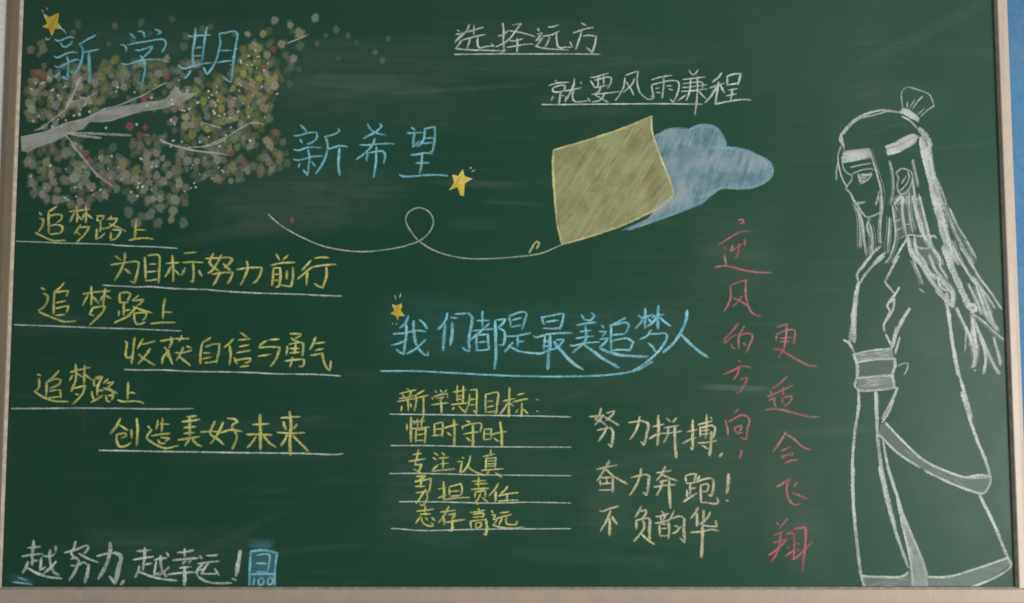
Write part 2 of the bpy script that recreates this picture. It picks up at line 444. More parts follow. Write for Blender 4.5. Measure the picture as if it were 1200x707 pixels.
LAYOUT = '''
G new_term_title
C xin blue
2.7 -2241,2652 -2222,2642 -2189,2655 -2165,2662 -2144,2659
2.7 -2212,2631 -2199,2615 -2183,2612 -2162,2628 -2154,2642
2.7 -2238,2565 -2224,2558 -2191,2574 -2158,2586 -2127,2584
2.7 -2237,2518 -2215,2510 -2170,2533 -2138,2548 -2111,2546
2.7 -2178,2562 -2169,2533 -2170,2489 -2171,2448
2.7 -2172,2448 -2187,2455 -2199,2464
2.7 -2165,2495 -2138,2477
2.7 -2207,2492 -2227,2460 -2244,2470
2.7 -2119,2626 -2079,2650 -2039,2672
2.7 -2114,2623 -2100,2601 -2102,2557 -2115,2514 -2142,2465
2.7 -2098,2584 -2058,2592 -2018,2601
3.6 -2070,2586 -2067,2538 -2062,2489 -2061,2431
C xue blue
2.7 -1870,2680 -1855,2668 -1843,2655
2.7 -1832,2690 -1813,2691 -1801,2679 -1796,2662
2.7 -1914,2623 -1899,2622 -1887,2608 -1886,2589
2.7 -1747,2702 -1715,2686 -1736,2674
2.7 -1880,2622 -1835,2633 -1774,2642 -1726,2651 -1700,2647 -1690,2628 -1708,2586
2.7 -1841,2597 -1820,2595 -1787,2606 -1759,2615 -1765,2596 -1798,2562
2.7 -1817,2567 -1799,2548 -1791,2499 -1797,2455 -1806,2424 -1827,2436
2.7 -1908,2528 -1880,2524 -1818,2543 -1771,2549 -1714,2548 -1675,2537
C qi blue
2.7 -1586,2669 -1569,2665 -1526,2670 -1469,2673
2.7 -1547,2708 -1550,2645 -1558,2582 -1552,2518
2.7 -1491,2713 -1500,2655 -1505,2596 -1511,2540
2.7 -1544,2606 -1506,2613
2.7 -1550,2566 -1510,2569
2.7 -1627,2518 -1598,2504 -1551,2517 -1504,2528 -1461,2533
2.7 -1567,2492 -1579,2470 -1595,2453
2.7 -1504,2509 -1493,2489 -1484,2474
2.7 -1484,2474 -1456,2514 -1436,2562 -1423,2635 -1430,2679
2.7 -1430,2679 -1393,2685 -1360,2692 -1340,2681 -1348,2606 -1358,2514 -1364,2441
2.7 -1424,2594 -1365,2595
2.7 -1435,2533 -1399,2540 -1366,2543
2.7 -1364,2438 -1383,2443 -1407,2465
G new_hope_title
C xin blue
2.7 -1021,2221 -1002,2204 -990,2187
2.7 -1054,2167 -1021,2170 -983,2182 -940,2185
2.7 -945,2185 -938,2163 -954,2139 -987,2126
2.7 -1023,2151 -1011,2134
2.7 -1050,2098 -1029,2095 -982,2110 -918,2109
2.7 -1052,2051 -1028,2047 -972,2060 -953,2065 -910,2067
2.7 -982,2098 -974,2058 -978,2010 -982,1972
2.7 -982,1972 -994,1986 -1004,1998
2.7 -964,2039 -945,2017
2.7 -1021,2031 -1027,2010
2.7 -836,2204 -828,2190 -855,2175 -900,2163
2.7 -900,2163 -887,2130 -889,2086 -905,2039 -940,1981
2.7 -882,2102 -845,2113 -826,2118 -788,2113
3.2 -828,2106 -831,2048 -831,2010 -824,1972
C xi blue
2.7 -692,2226 -675,2197 -642,2179 -602,2172
2.7 -633,2227 -622,2214 -652,2187 -713,2154
2.7 -729,2122 -689,2122 -637,2127 -580,2129 -559,2126
2.7 -656,2154 -665,2125 -698,2086 -747,2048
2.7 -691,2084 -695,2043
2.7 -684,2083 -651,2089 -617,2091 -604,2072 -610,2031
2.7 -648,2113 -648,2058 -652,2010 -660,1962
C wang blue
2.9 -476,2208 -457,2197
2.9 -497,2180 -466,2182 -423,2184
2.9 -462,2176 -466,2147 -468,2113
2.9 -468,2113 -449,2130 -437,2142
2.9 -413,2200 -412,2171 -423,2137 -447,2113
2.9 -413,2202 -386,2208 -362,2212
2.9 -362,2212 -361,2166 -366,2123 -373,2087 -385,2089
2.9 -407,2155 -371,2158
2.9 -418,2129 -371,2135
2.9 -479,2072 -442,2076 -413,2082 -373,2079
2.9 -453,2032 -422,2033 -389,2034
2.9 -423,2075 -426,2027 -434,1979
2.9 -533,1974 -514,1966 -469,1967 -413,1972 -356,1974 -297,1970
G distance_line
C xuan white
2.3 -195,2727 -202,2703 -228,2673 -261,2639
2.3 -207,2686 -171,2698 -126,2712
2.3 -172,2722 -172,2673
2.3 -228,2647 -180,2661 -114,2676
2.3 -190,2656 -197,2629 -206,2603
2.3 -153,2659 -154,2629 -144,2608 -109,2615 -71,2617
2.3 -87,2629 -73,2615
2.3 -254,2698 -242,2690
2.3 -261,2676 -228,2681 -226,2688 -247,2659 -266,2634
2.3 -233,2644 -252,2615 -263,2603
2.3 -263,2604 -204,2598 -109,2595 -13,2593
C ze white
2.3 -29,2732 -25,2688 -27,2639 -25,2591 -42,2583
2.3 -52,2668 -28,2673 -4,2693
2.3 -63,2612 -23,2632 6,2654 34,2693 61,2730 20,2723
2.3 1,2693 44,2688 92,2676 132,2664
2.3 3,2644 34,2642 68,2654
2.3 -11,2609 34,2617 77,2625 123,2627
2.3 42,2656 43,2620 40,2581
C yuan white
2.3 142,2705 151,2693
2.3 140,2676 166,2682 135,2644 168,2658 135,2615
2.3 130,2616 178,2605 235,2600 297,2598
2.3 195,2712 221,2715 250,2725
2.3 168,2666 211,2673 252,2693
2.3 202,2661 192,2634 178,2610
2.3 235,2681 237,2644 247,2610 283,2611 316,2612
2.3 302,2637 314,2615
2.3 145,2705 152,2693
C fang white
2.3 359,2732 386,2720
2.3 319,2683 354,2695 383,2704 419,2711
2.3 360,2690 349,2654 340,2625 330,2600
2.3 369,2666 393,2671 431,2666
2.3 431,2666 425,2625 411,2583
2.3 411,2583 402,2595 383,2608
C underline_stroke white
2.2 -268,2575 -156,2576 -13,2577 130,2577 206,2577 320,2577 453,2575
G wind_rain_line
C jiu white
2.4 228,2444 239,2436
2.4 197,2418 235,2430 296,2435
2.4 216,2406 218,2389 249,2386 275,2394
2.4 220,2408 258,2420 277,2418 275,2394
2.4 254,2386 251,2355 246,2326
2.4 218,2365 208,2341
2.4 258,2367 270,2370
2.4 323,2452 320,2423 301,2379 277,2338
2.4 277,2391 306,2396 358,2408
2.4 354,2435 359,2428
2.4 320,2394 314,2365 322,2341 353,2337 386,2343
2.4 389,2355 400,2338
2 279,2338 282,2365
C yao white
2 401,2459 430,2461 468,2474 492,2480
2 401,2444 415,2423 422,2408
2 422,2444 458,2454 496,2461 506,2452 498,2423 486,2403
2 442,2469 439,2408
2 468,2469 467,2413
2 420,2408 458,2413 491,2420
2 453,2418 444,2389 420,2374 462,2350 491,2333
2 408,2374 472,2379 553,2389
2 472,2379 448,2345 410,2336
C feng white
2 572,2457 567,2418 553,2384 524,2343
2 575,2469 606,2481 637,2491
2 637,2491 632,2437 643,2389 666,2362 690,2349 709,2353 700,2370
2 620,2454 605,2423 581,2399 562,2382
2 577,2437 600,2403 614,2370
C yu white
2 703,2447 748,2461 805,2470
2 703,2420 707,2389 714,2357
2 705,2422 743,2432 786,2442 824,2442 838,2430 831,2384 809,2333
2 809,2333 792,2350
2 763,2461 761,2408 754,2355
2 724,2403 743,2408
2 724,2384 745,2382
2 776,2415 805,2418
2 786,2401 807,2395
C jian white
2 887,2495 901,2476 915,2474 932,2498
2 855,2448 905,2454 967,2461
2 857,2428 895,2432 943,2437 955,2428 952,2403
2 855,2408 905,2413 976,2423
2 850,2389 895,2391 952,2399 976,2401
2 896,2452 890,2394 873,2343
2 871,2372 830,2341
2 928,2466 928,2403 922,2331 914,2271
2 930,2394 951,2370 968,2353
C cheng white
2.6 1048,2481 1034,2461 1002,2435
2.6 990,2406 1028,2420 1062,2430
2.6 1033,2437 1025,2389 1015,2326
2.6 1021,2408 994,2365 965,2333
2.6 1042,2418 1061,2382
2.6 1015,2326 1074,2338 1141,2348 1169,2348 1188,2346
2.6 1074,2461 1076,2420
2.6 1074,2464 1110,2476 1143,2478
2.6 1143,2478 1136,2452 1128,2423
2.6 1076,2420 1128,2430
2.6 1080,2394 1123,2403
2.6 1070,2366 1118,2377
2.6 1099,2399 1091,2348
C underline_stroke white
2.2 163,2323 258,2323 400,2325 543,2326 666,2327 780,2327 951,2325
G upper_road_line
C zhui yellow
2.7 -2286,1788 -2274,1777
2.7 -2282,1759 -2264,1755 -2267,1727 -2285,1694
2.7 -2301,1688 -2265,1672 -2222,1653 -2189,1650 -2154,1653
2.7 -2202,1819 -2218,1807 -2241,1791
2.7 -2241,1791 -2238,1741 -2236,1687
2.7 -2238,1767 -2208,1779 -2177,1777 -2176,1758 -2199,1739
2.7 -2232,1723 -2201,1729 -2173,1720 -2170,1703 -2179,1687
2.7 -2230,1682 -2204,1684 -2181,1687
C meng yellow
2.7 -2140,1793 -2095,1798 -2039,1805
2.7 -2108,1822 -2101,1784 -2101,1741
2.7 -2116,1788 -2134,1741
2.7 -2102,1779 -2087,1762 -2077,1753
2.7 -2061,1817 -2057,1779 -2058,1739
2.7 -2065,1788 -2075,1755
2.7 -2057,1786 -2043,1772 -2026,1760
2.7 -2084,1729 -2097,1705 -2110,1684
2.7 -2093,1715 -2041,1718 -2052,1694 -2072,1670 -2097,1644
2.7 -2099,1691 -2082,1679
C lu yellow
2.7 -2003,1772 -2001,1748 -1988,1750
2.7 -2003,1772 -1972,1772 -1976,1750
2.7 -1987,1748 -1985,1722 -1986,1694
2.7 -1984,1708 -1961,1710
2.7 -2003,1708 -2004,1660 -1983,1668 -1963,1687
2.7 -1933,1772 -1940,1760 -1954,1753
2.7 -1947,1755 -1904,1759 -1918,1736 -1941,1717 -1976,1709
2.7 -1944,1734 -1903,1717 -1860,1696
2.7 -1935,1691 -1933,1651
2.7 -1926,1705 -1884,1701 -1895,1679 -1909,1660
2.7 -1909,1660 -1929,1653
C shang yellow
2.7 -1810,1755 -1815,1713 -1817,1663
2.7 -1809,1703 -1767,1703
2.7 -1845,1653 -1808,1660 -1761,1663 -1728,1658
C underline_stroke white
2 -2396,1648 -2292,1644 -2184,1639 -2053,1636 -1912,1631
2 -1919,1628 -1807,1623 -1713,1620 -1609,1613
G target_line
C wei yellow
2.8 -1909,1575 -1880,1556
2.8 -1865,1591 -1862,1565 -1879,1509 -1908,1457
2.8 -1929,1532 -1866,1542 -1810,1549 -1793,1544
2.8 -1793,1544 -1801,1490 -1812,1445 -1833,1452
2.8 -1863,1513 -1832,1490
C mu yellow
2.8 -1766,1570 -1762,1518 -1758,1455
2.8 -1752,1577 -1717,1582 -1696,1577 -1694,1518 -1695,1445
2.8 -1742,1535 -1709,1537
2.8 -1757,1497 -1708,1502
2.8 -1758,1455 -1732,1457 -1700,1462
C biao yellow
2.8 -1660,1539 -1599,1544
2.8 -1633,1579 -1627,1518 -1624,1452
2.8 -1638,1528 -1649,1499 -1665,1474
2.8 -1621,1509 -1593,1483
2.8 -1574,1589 -1516,1594
2.8 -1582,1544 -1538,1546 -1482,1544
2.8 -1531,1537 -1527,1495 -1529,1450 -1540,1452
2.8 -1570,1518 -1583,1481
2.8 -1502,1504 -1487,1478
C nu yellow
2.8 -1470,1563 -1414,1566 -1353,1568 -1341,1558 -1357,1537 -1380,1518
2.8 -1433,1589 -1446,1561 -1451,1542 -1427,1518 -1403,1502
2.8 -1395,1582 -1413,1542 -1434,1509 -1457,1490
2.8 -1385,1537 -1347,1504
2.8 -1438,1486 -1389,1494 -1337,1497
2.8 -1337,1497 -1346,1466 -1362,1441
2.8 -1398,1495 -1412,1466 -1432,1431
C li yellow
2.8 -1319,1509 -1263,1518 -1197,1520
2.8 -1273,1551 -1265,1523 -1276,1481 -1298,1434
2.8 -1197,1520 -1204,1485 -1224,1452 -1238,1443
C qian yellow
2.8 -1128,1584 -1111,1556
2.8 -1072,1579 -1095,1556
2.8 -1153,1530 -1099,1542 -1036,1544
2.8 -1141,1516 -1142,1471 -1146,1431
2.8 -1141,1516 -1108,1518 -1106,1471 -1114,1427 -1128,1424
2.8 -1133,1485 -1112,1488
2.8 -1135,1457 -1112,1459
2.8 -1075,1504 -1075,1462
2.8 -1047,1521 -1045,1471 -1053,1427 -1088,1431 -1104,1434
C xing yellow
2.8 -959,1554 -978,1532 -1003,1506
2.8 -950,1523 -982,1499 -1021,1463
2.8 -977,1499 -977,1471 -979,1434
2.8 -939,1565 -903,1569 -873,1568
2.8 -950,1522 -903,1530 -837,1535
2.8 -884,1523 -883,1476 -901,1420 -922,1429 -941,1441
C underline_stroke white
2.3 -1966,1433 -1877,1429 -1806,1425 -1736,1426 -1619,1417 -1450,1412
2.3 -1452,1411 -1331,1401 -1214,1395 -1106,1392 -975,1388
2.3 -971,1387 -910,1384 -854,1382 -807,1381
G middle_road_line
C zhui yellow
2.8 -2263,1420 -2244,1411
2.8 -2252,1392 -2233,1383 -2232,1352 -2255,1320 -2273,1310
2.8 -2268,1303 -2230,1287 -2183,1268 -2140,1256 -2089,1261
2.8 -2154,1446 -2169,1425 -2197,1402
2.8 -2199,1399 -2200,1352 -2198,1294
2.8 -2196,1397 -2159,1404 -2131,1406 -2140,1380
2.8 -2190,1348 -2144,1357
2.8 -2189,1320 -2157,1329 -2127,1334 -2135,1303
2.8 -2188,1287 -2146,1291
C meng yellow
2.8 -2061,1390 -2009,1399 -1928,1406
2.8 -2022,1427 -2018,1385 -2019,1338
2.8 -2037,1385 -2059,1336
2.8 -2014,1380 -1980,1343
2.8 -1954,1416 -1957,1380 -1961,1334
2.8 -1960,1385 -1975,1357
2.8 -1953,1385 -1924,1369
2.8 -2007,1329 -2025,1292
2.8 -2016,1320 -1975,1331 -1951,1329 -1964,1301 -2023,1240
2.8 -2025,1292 -2004,1287
C lu yellow
2.8 -1881,1394 -1883,1371 -1880,1350 -1840,1350
2.8 -1881,1394 -1849,1400 -1830,1392 -1843,1355
2.8 -1859,1348 -1861,1320 -1860,1287
2.8 -1856,1310 -1828,1315
2.8 -1884,1308 -1884,1285
2.8 -1903,1252 -1864,1270 -1827,1289
2.8 -1792,1383 -1820,1359
2.8 -1817,1357 -1768,1364 -1782,1343 -1796,1334
2.8 -1816,1329 -1772,1313 -1725,1300
2.8 -1800,1331 -1818,1306 -1845,1282
2.8 -1809,1299 -1808,1268 -1798,1245
2.8 -1806,1296 -1757,1301 -1750,1287 -1766,1263
2.8 -1800,1245 -1779,1245 -1756,1254
C shang yellow
2.8 -1663,1369 -1669,1320 -1669,1273
2.8 -1662,1303 -1629,1303
2.8 -1728,1247 -1677,1252 -1609,1253
C underline_stroke white
2.2 -2389,1242 -2275,1238 -2135,1233 -1995,1227 -1920,1225
2.2 -1928,1225 -1816,1222 -1699,1217 -1578,1212
G lower_road_line
C zhui yellow
2.8 -2267,1002 -2250,997
2.8 -2259,981 -2256,953 -2260,935 -2278,921
2.8 -2278,921 -2228,891 -2176,875 -2114,873
2.8 -2165,1020 -2185,995 -2215,972
2.8 -2221,967 -2220,930 -2221,891
2.8 -2214,967 -2180,981 -2152,976 -2161,956 -2204,935
2.8 -2204,923 -2178,928 -2153,928 -2151,891
2.8 -2207,891 -2182,893 -2152,898
C meng yellow
2.8 -2109,1014 -2065,1025 -2015,1037
2.8 -2085,1051 -2081,1014 -2082,976 -2101,921
2.8 -2097,1000 -2110,972
2.8 -2079,1009 -2046,990
2.8 -2041,1046 -2041,1000 -2040,960
2.8 -2041,1004 -2003,976
2.8 -2086,937 -2035,949 -2048,907 -2092,861
2.8 -2080,909 -2064,907
C lu yellow
2.8 -1985,991 -1950,993
2.8 -1994,979 -1993,949 -1975,951
2.8 -1985,981 -1953,990 -1966,967 -1975,944 -1976,903
2.8 -1972,926 -1946,928
2.8 -2002,921 -1999,898 -1986,882
2.8 -2005,869 -1973,886 -1950,903
2.8 -1927,981 -1947,960
2.8 -1929,960 -1901,965 -1919,946
2.8 -1946,937 -1904,923 -1878,912
2.8 -1928,944 -1895,912 -1917,898
2.8 -1936,903 -1928,875
2.8 -1924,903 -1899,900 -1903,882
2.8 -1928,875 -1912,873
C shang yellow
2.8 -1829,965 -1829,921 -1830,886
2.8 -1820,916 -1792,913
2.8 -1877,879 -1849,873 -1793,875 -1756,868 -1753,863
C underline_stroke white
2.3 -2386,840 -2240,840 -2055,842 -1888,840
2.3 -1894,841 -1727,838 -1560,838 -1514,840
G confidence_line
C shou yellow
2.8 -1849,1161 -1841,1152 -1844,1091 -1830,1082 -1812,1094
2.8 -1805,1180 -1808,1128 -1815,1054
2.8 -1763,1175 -1774,1156 -1787,1126
2.8 -1771,1147 -1743,1152 -1706,1163
2.8 -1729,1126 -1751,1091 -1783,1054
2.8 -1784,1100 -1751,1075 -1703,1047
C huo yellow
2.8 -1679,1163 -1618,1173 -1541,1175
2.8 -1630,1184 -1625,1156 -1638,1128
2.8 -1577,1189 -1588,1161
2.8 -1659,1133 -1637,1105 -1627,1073 -1617,1052
2.8 -1635,1119 -1663,1087 -1669,1054
2.8 -1649,1105 -1635,1084
2.8 -1552,1138 -1531,1131
2.8 -1607,1106 -1570,1107 -1528,1119
2.8 -1568,1133 -1584,1096 -1599,1070
2.8 -1588,1089 -1560,1068 -1531,1045
C zi yellow
2.8 -1437,1180 -1455,1168 -1476,1156
2.8 -1476,1156 -1484,1105 -1483,1054
2.8 -1470,1105 -1437,1107
2.8 -1471,1078 -1430,1087
2.8 -1462,1058 -1404,1066
2.8 -1461,1135 -1429,1147 -1394,1149 -1398,1105 -1408,1059
C xin yellow
2.8 -1327,1173 -1350,1149 -1370,1133
2.8 -1345,1142 -1339,1100 -1344,1049
2.8 -1295,1203 -1262,1184
2.8 -1304,1168 -1248,1174
2.8 -1298,1135 -1252,1146
2.8 -1309,1106 -1242,1119
2.8 -1320,1082 -1313,1063 -1306,1052
2.8 -1318,1070 -1278,1077 -1244,1081 -1246,1066 -1271,1056
2.8 -1292,1040 -1250,1044
C yu yellow
2.8 -1157,1168 -1106,1173
2.8 -1166,1166 -1194,1147 -1203,1131
2.8 -1203,1131 -1156,1135 -1103,1133
2.8 -1103,1133 -1114,1091 -1132,1059 -1145,1042
2.8 -1207,1089 -1144,1100
C yong yellow
2.8 -1055,1198 -1001,1198 -1004,1191 -1031,1173
2.8 -1050,1177 -1031,1166 -1008,1159
2.8 -1059,1148 -1026,1154 -994,1154 -989,1133 -993,1091
2.8 -1068,1138 -1067,1119 -1072,1096
2.8 -1056,1126 -1010,1128
2.8 -1054,1105 -1005,1110
2.8 -1026,1152 -1030,1105
2.8 -1076,1067 -1034,1073 -986,1076
2.8 -986,1076 -985,1054 -994,1042 -1008,1042
2.8 -1042,1084 -1046,1059 -1052,1040
C qi yellow
2.8 -931,1182 -942,1152 -958,1121
2.8 -931,1152 -887,1157
2.8 -930,1118 -891,1128
2.8 -953,1094 -918,1100 -898,1105
2.8 -898,1105 -890,1068 -876,1036 -861,1022
2.8 -861,1022 -857,1045 -857,1068
C underline_stroke white
2.2 -1849,1027 -1777,1024 -1661,1024 -1544,1018 -1400,1015
2.2 -1401,1016 -1244,1012 -1105,1005 -1031,1005
2.2 -1031,1005 -931,1003 -808,996
G future_line
C chuang yellow
3 -1862,793 -1879,756 -1906,720
3 -1865,761 -1823,736
3 -1880,715 -1836,722 -1831,708 -1854,699
3 -1878,713 -1875,683 -1860,660 -1830,662 -1807,678
3 -1807,738 -1803,699
3 -1783,793 -1777,738 -1779,662
C zao yellow
3 -1729,756 -1712,740
3 -1710,738 -1725,720 -1732,701
3 -1732,697 -1687,667 -1640,651 -1580,664
3 -1681,784 -1687,742
3 -1660,793 -1661,729
3 -1671,765 -1627,766
3 -1709,710 -1665,717 -1621,722
3 -1665,702 -1625,699 -1641,683
3 -1678,690 -1669,676 -1641,674
C mei yellow
3.3 -1542,800 -1523,801 -1498,805
3.3 -1564,777 -1518,782 -1481,788
3.3 -1554,749 -1497,754
3.3 -1554,720 -1505,726
3.3 -1581,690 -1535,697 -1482,706
3.3 -1530,802 -1529,761 -1526,706
3.3 -1528,697 -1548,662
3.3 -1514,692 -1492,671 -1469,660
C hao yellow
2.9 -1407,779 -1420,752 -1429,720 -1396,697 -1363,669
2.9 -1368,775 -1383,738 -1401,706 -1425,674
2.9 -1475,728 -1424,731 -1373,726
2.9 -1349,793 -1310,788 -1300,777 -1323,761 -1323,742
2.9 -1373,726 -1332,738 -1276,731
2.9 -1316,742 -1301,706 -1308,678 -1323,644
C wei yellow
3 -1226,763 -1147,768
3 -1255,717 -1202,717 -1133,715
3.6 -1192,811 -1189,738 -1187,644
3 -1209,706 -1224,683 -1249,653
3 -1174,710 -1146,678 -1113,655
C lai yellow
3 -1092,795 -1044,798 -1000,801
3 -1080,777 -1073,756 -1064,738
3 -1015,765 -1029,742
3 -1107,726 -1047,722 -978,725
3.6 -1051,825 -1043,761 -1047,692 -1043,619
3 -1059,715 -1074,687 -1090,662
3 -1033,710 -1000,678 -958,637
C underline_stroke white
2.5 -1959,641 -1825,639 -1686,636 -1473,633
2.5 -1471,633 -1295,630 -1110,628 -972,626 -833,621 -791,626
G luck_slogan
C yue white
3.4 -2257,216 -2257,191 -2260,155 -2259,101
3.4 -2284,181 -2223,188
3.4 -2308,142 -2258,151 -2212,155
3.4 -2255,121 -2232,124
3.4 -2280,117 -2288,92 -2303,65
3.4 -2281,88 -2237,65 -2181,47 -2117,40
3.4 -2210,144 -2166,146 -2155,155
3.4 -2218,135 -2219,81 -2196,92
3.4 -2176,173 -2177,133 -2167,92 -2150,65 -2129,56
3.4 -2152,189 -2148,164
3.4 -2147,119 -2169,92 -2200,65
C nu white
3 -2056,214 -2062,187 -2075,155 -2037,124
3 -2107,160 -2057,173 -2003,193 -1995,182 -2015,155
3 -2076,130 -2060,137
3 -2040,156 -2001,135 -1947,115
3 -2075,100 -2041,101 -2018,115 -1991,103
4.2 -1991,103 -1996,65 -2006,20
3.4 -2037,124 -2054,74 -2082,29
C blue_corner_mark blue
2.2 -2325,45 -2279,31
2.2 -2345,22 -2299,18 -2253,12
C li white
4.2 -1893,207 -1891,173 -1905,110 -1942,38
3.4 -1954,144 -1906,155 -1870,160
5 -1870,160 -1839,142 -1847,97 -1861,20
3.4 -1863,16 -1877,34 -1892,49
C comma white
3.6 -1822,31 -1835,11
C yue white
3.2 -1728,182 -1727,142 -1731,110 -1732,79
3.2 -1764,166 -1698,172
3.2 -1779,126 -1731,135 -1683,142
3.2 -1728,103 -1692,112
3.2 -1751,97 -1757,70 -1768,45
3.2 -1753,72 -1702,52 -1646,38 -1571,30
3.2 -1681,126 -1649,133 -1621,135
3.2 -1671,121 -1679,56
3.2 -1679,54 -1647,70
3.2 -1651,146 -1648,101 -1638,70 -1619,47
3.2 -1624,160 -1612,144
3.2 -1609,94 -1629,74 -1656,52
C xing white
3.2 -1539,178 -1536,142
3.2 -1571,160 -1534,164 -1495,172
3.2 -1593,124 -1533,130 -1472,135
3.2 -1560,88 -1532,92 -1505,94
3.2 -1533,128 -1544,106
3.2 -1508,130 -1515,110
3.2 -1614,58 -1541,67 -1486,69
4 -1537,92 -1534,52 -1535,9
C yun white
3 -1465,144 -1455,133
3 -1433,146 -1405,146 -1383,150
3 -1473,108 -1423,115 -1373,120
3 -1468,79 -1441,83
3 -1450,108 -1477,74 -1472,52
3 -1423,112 -1441,88 -1454,61 -1413,61 -1381,63
3 -1393,85 -1371,54
3 -1472,49 -1439,29 -1389,18 -1311,19
C exclamation_mark white
4.6 -1275,169 -1281,119 -1291,52
4 -1309,38 -1291,33
G number_card
C card_border blue
3.2 -1225,166 -1226,110 -1227,61 -1228,7
3.2 -1225,166 -1163,171 -1098,160
3.2 -1098,160 -1104,110 -1108,56 -1105,7
3.2 -1225,58 -1165,61 -1106,60
C figure_stroke blue
2.6 -1194,148 -1162,153 -1135,148 -1136,110 -1143,70
2.6 -1196,110 -1146,110
2.6 -1193,70 -1143,69
C hundred_stroke blue
2.6 -1204,43 -1208,9
2.6 -1174,45 -1185,29 -1180,9 -1164,13 -1160,34 -1174,45
2.6 -1131,45 -1142,27 -1135,9 -1119,16 -1117,36 -1131,45
F card_tint blue 0.28 0
0 -1222,164 -1103,160 -1107,7 -1224,7
G dreamer_title
C wo blue
2.9 -485,1286 -498,1251 -526,1225
2.9 -556,1197 -503,1202 -442,1214 -400,1209
2.9 -496,1251 -493,1200 -500,1149 -504,1104
2.9 -502,1100 -520,1107 -542,1123
2.9 -565,1144 -530,1151 -491,1169
3.4 -459,1260 -458,1214 -451,1167 -439,1135
2.9 -439,1135 -409,1100 -388,1095 -390,1114
2.9 -431,1265 -410,1249 -393,1223
2.9 -402,1169 -432,1139 -460,1118 -493,1102
C men blue
2.9 -296,1298 -300,1274 -316,1246 -340,1218
3.6 -307,1246 -311,1186 -316,1118
3.6 -274,1251 -272,1200 -281,1144
2.9 -279,1277 -249,1274
2.9 -258,1293 -195,1298
3.4 -195,1298 -176,1274 -183,1223 -192,1176 -188,1114
2.9 -190,1114 -209,1121 -223,1132
C du blue
2.9 -126,1306 -127,1269 -126,1227
2.9 -152,1261 -94,1263
2.9 -175,1213 -122,1217 -70,1223
2.9 -94,1248 -126,1217 -182,1171
2.9 -154,1194 -156,1161 -152,1119
2.9 -149,1192 -100,1196 -98,1161 -93,1124
2.9 -147,1157 -100,1161
2.9 -161,1119 -126,1119 -91,1124
3.4 -66,1262 -63,1208 -62,1138 -61,1092 -68,1029
2.9 -61,1264 -17,1269 -28,1248 -49,1229
2.9 -49,1229 -21,1208 -19,1175 -26,1145 -49,1145
C shi blue
2.9 0,1280 9,1255 11,1231
2.9 4,1283 42,1299 70,1304 86,1297 77,1259 65,1222
2.9 18,1264 60,1276
2.9 14,1231 60,1240
2.9 -17,1185 42,1189 107,1203
2.9 44,1185 44,1136
2.9 46,1159 74,1164
2.9 21,1157 4,1138 -19,1110
2.9 11,1133 51,1115 107,1106 163,1105
C zui blue
2.9 158,1278 172,1243
2.9 158,1276 210,1287 261,1297
2.9 266,1294 259,1255 247,1220
2.9 182,1255 242,1264
2.9 168,1224 210,1223 245,1226
2.9 121,1187 131,1180 187,1196 247,1201 306,1203
2.9 175,1189 170,1124
2.9 175,1161 194,1164
2.9 175,1138 196,1140
4 201,1189 198,1138 191,1087 189,1027
2.9 137,1099 163,1106 191,1119 233,1131 261,1161 268,1173 229,1168
3.8 219,1159 252,1119 293,1073 326,1045 358,1027
C mei blue
2.9 350,1292 367,1266
2.9 367,1266 397,1264 416,1287 399,1299
2.9 331,1240 373,1248 422,1254
2.9 345,1208 401,1215
2.9 324,1175 364,1182 410,1187
2.9 371,1236 373,1208 371,1166 307,1106
2.9 298,1145 308,1140 373,1154 438,1159
3.8 357,1150 401,1119 456,1078 530,1036
C zhui blue
2.9 448,1238 462,1227
2.9 438,1210 471,1208 452,1185
2.9 441,1171 478,1178 466,1157 438,1133
4 443,1126 484,1110 535,1096 577,1092 633,1089 670,1089
2.9 563,1276 532,1257 488,1236
2.9 495,1234 494,1180 494,1119
2.9 499,1238 537,1248 569,1252 581,1236 562,1199
2.9 499,1192 560,1198
2.9 501,1164 541,1173 573,1175 601,1159 585,1119
2.9 494,1117 536,1122 585,1119
C meng blue
3.3 660,1320 661,1278 658,1224
3.3 723,1334 721,1278 721,1222
2.9 626,1287 647,1276 675,1283 698,1292
2.9 693,1278 717,1287 750,1292
2.9 651,1273 637,1250 611,1222
2.9 675,1271 691,1252
2.9 717,1283 698,1255 663,1229
2.9 731,1278 754,1255 782,1236
2.9 688,1217 669,1189 634,1171
2.9 681,1196 720,1199 753,1202
2.9 753,1202 765,1187 748,1147 710,1101 654,1054 598,1020
2.9 673,1152 692,1138 708,1112
C ren blue
3.5 862,1311 857,1264 832,1208 799,1157 745,1108
3.5 830,1196 865,1161 911,1119 961,1085
C underline_stroke blue
2.8 -617,1019 -455,1019 -269,1010 -83,1000 103,994 289,993 475,1000 615,1023 694,1065
G term_goal_line
C xin yellow
2.3 -488,934 -478,926
2.3 -522,911 -485,920 -444,929
2.3 -508,906 -501,895
2.3 -467,920 -478,897
2.3 -524,888 -485,893 -453,902
2.3 -534,873 -490,881 -448,888
2.3 -483,890 -482,858 -480,828
2.3 -513,851 -515,826
2.3 -473,865 -464,844
2.3 -406,927 -425,916 -443,904
2.3 -446,904 -443,872 -452,828
2.3 -439,890 -383,904
2.3 -409,897 -408,839 -410,789
C xue yellow
2.3 -353,925 -346,916
2.3 -327,927 -320,918
2.3 -297,929 -309,916
2.3 -369,893 -364,883
2.3 -360,895 -327,906 -295,911 -292,890
2.3 -346,888 -313,895 -332,876
2.3 -371,857 -327,863 -288,868
2.3 -325,876 -322,844 -322,819
C qi yellow
2.3 -267,918 -235,923 -202,929
2.3 -246,950 -248,913 -246,874
2.3 -218,948 -218,909 -220,867
2.3 -246,899 -221,902
2.3 -246,883 -221,886
2.3 -276,858 -234,863 -193,867
2.3 -262,846 -269,833
2.3 -239,851 -206,819
2.3 -188,909 -190,867 -209,819
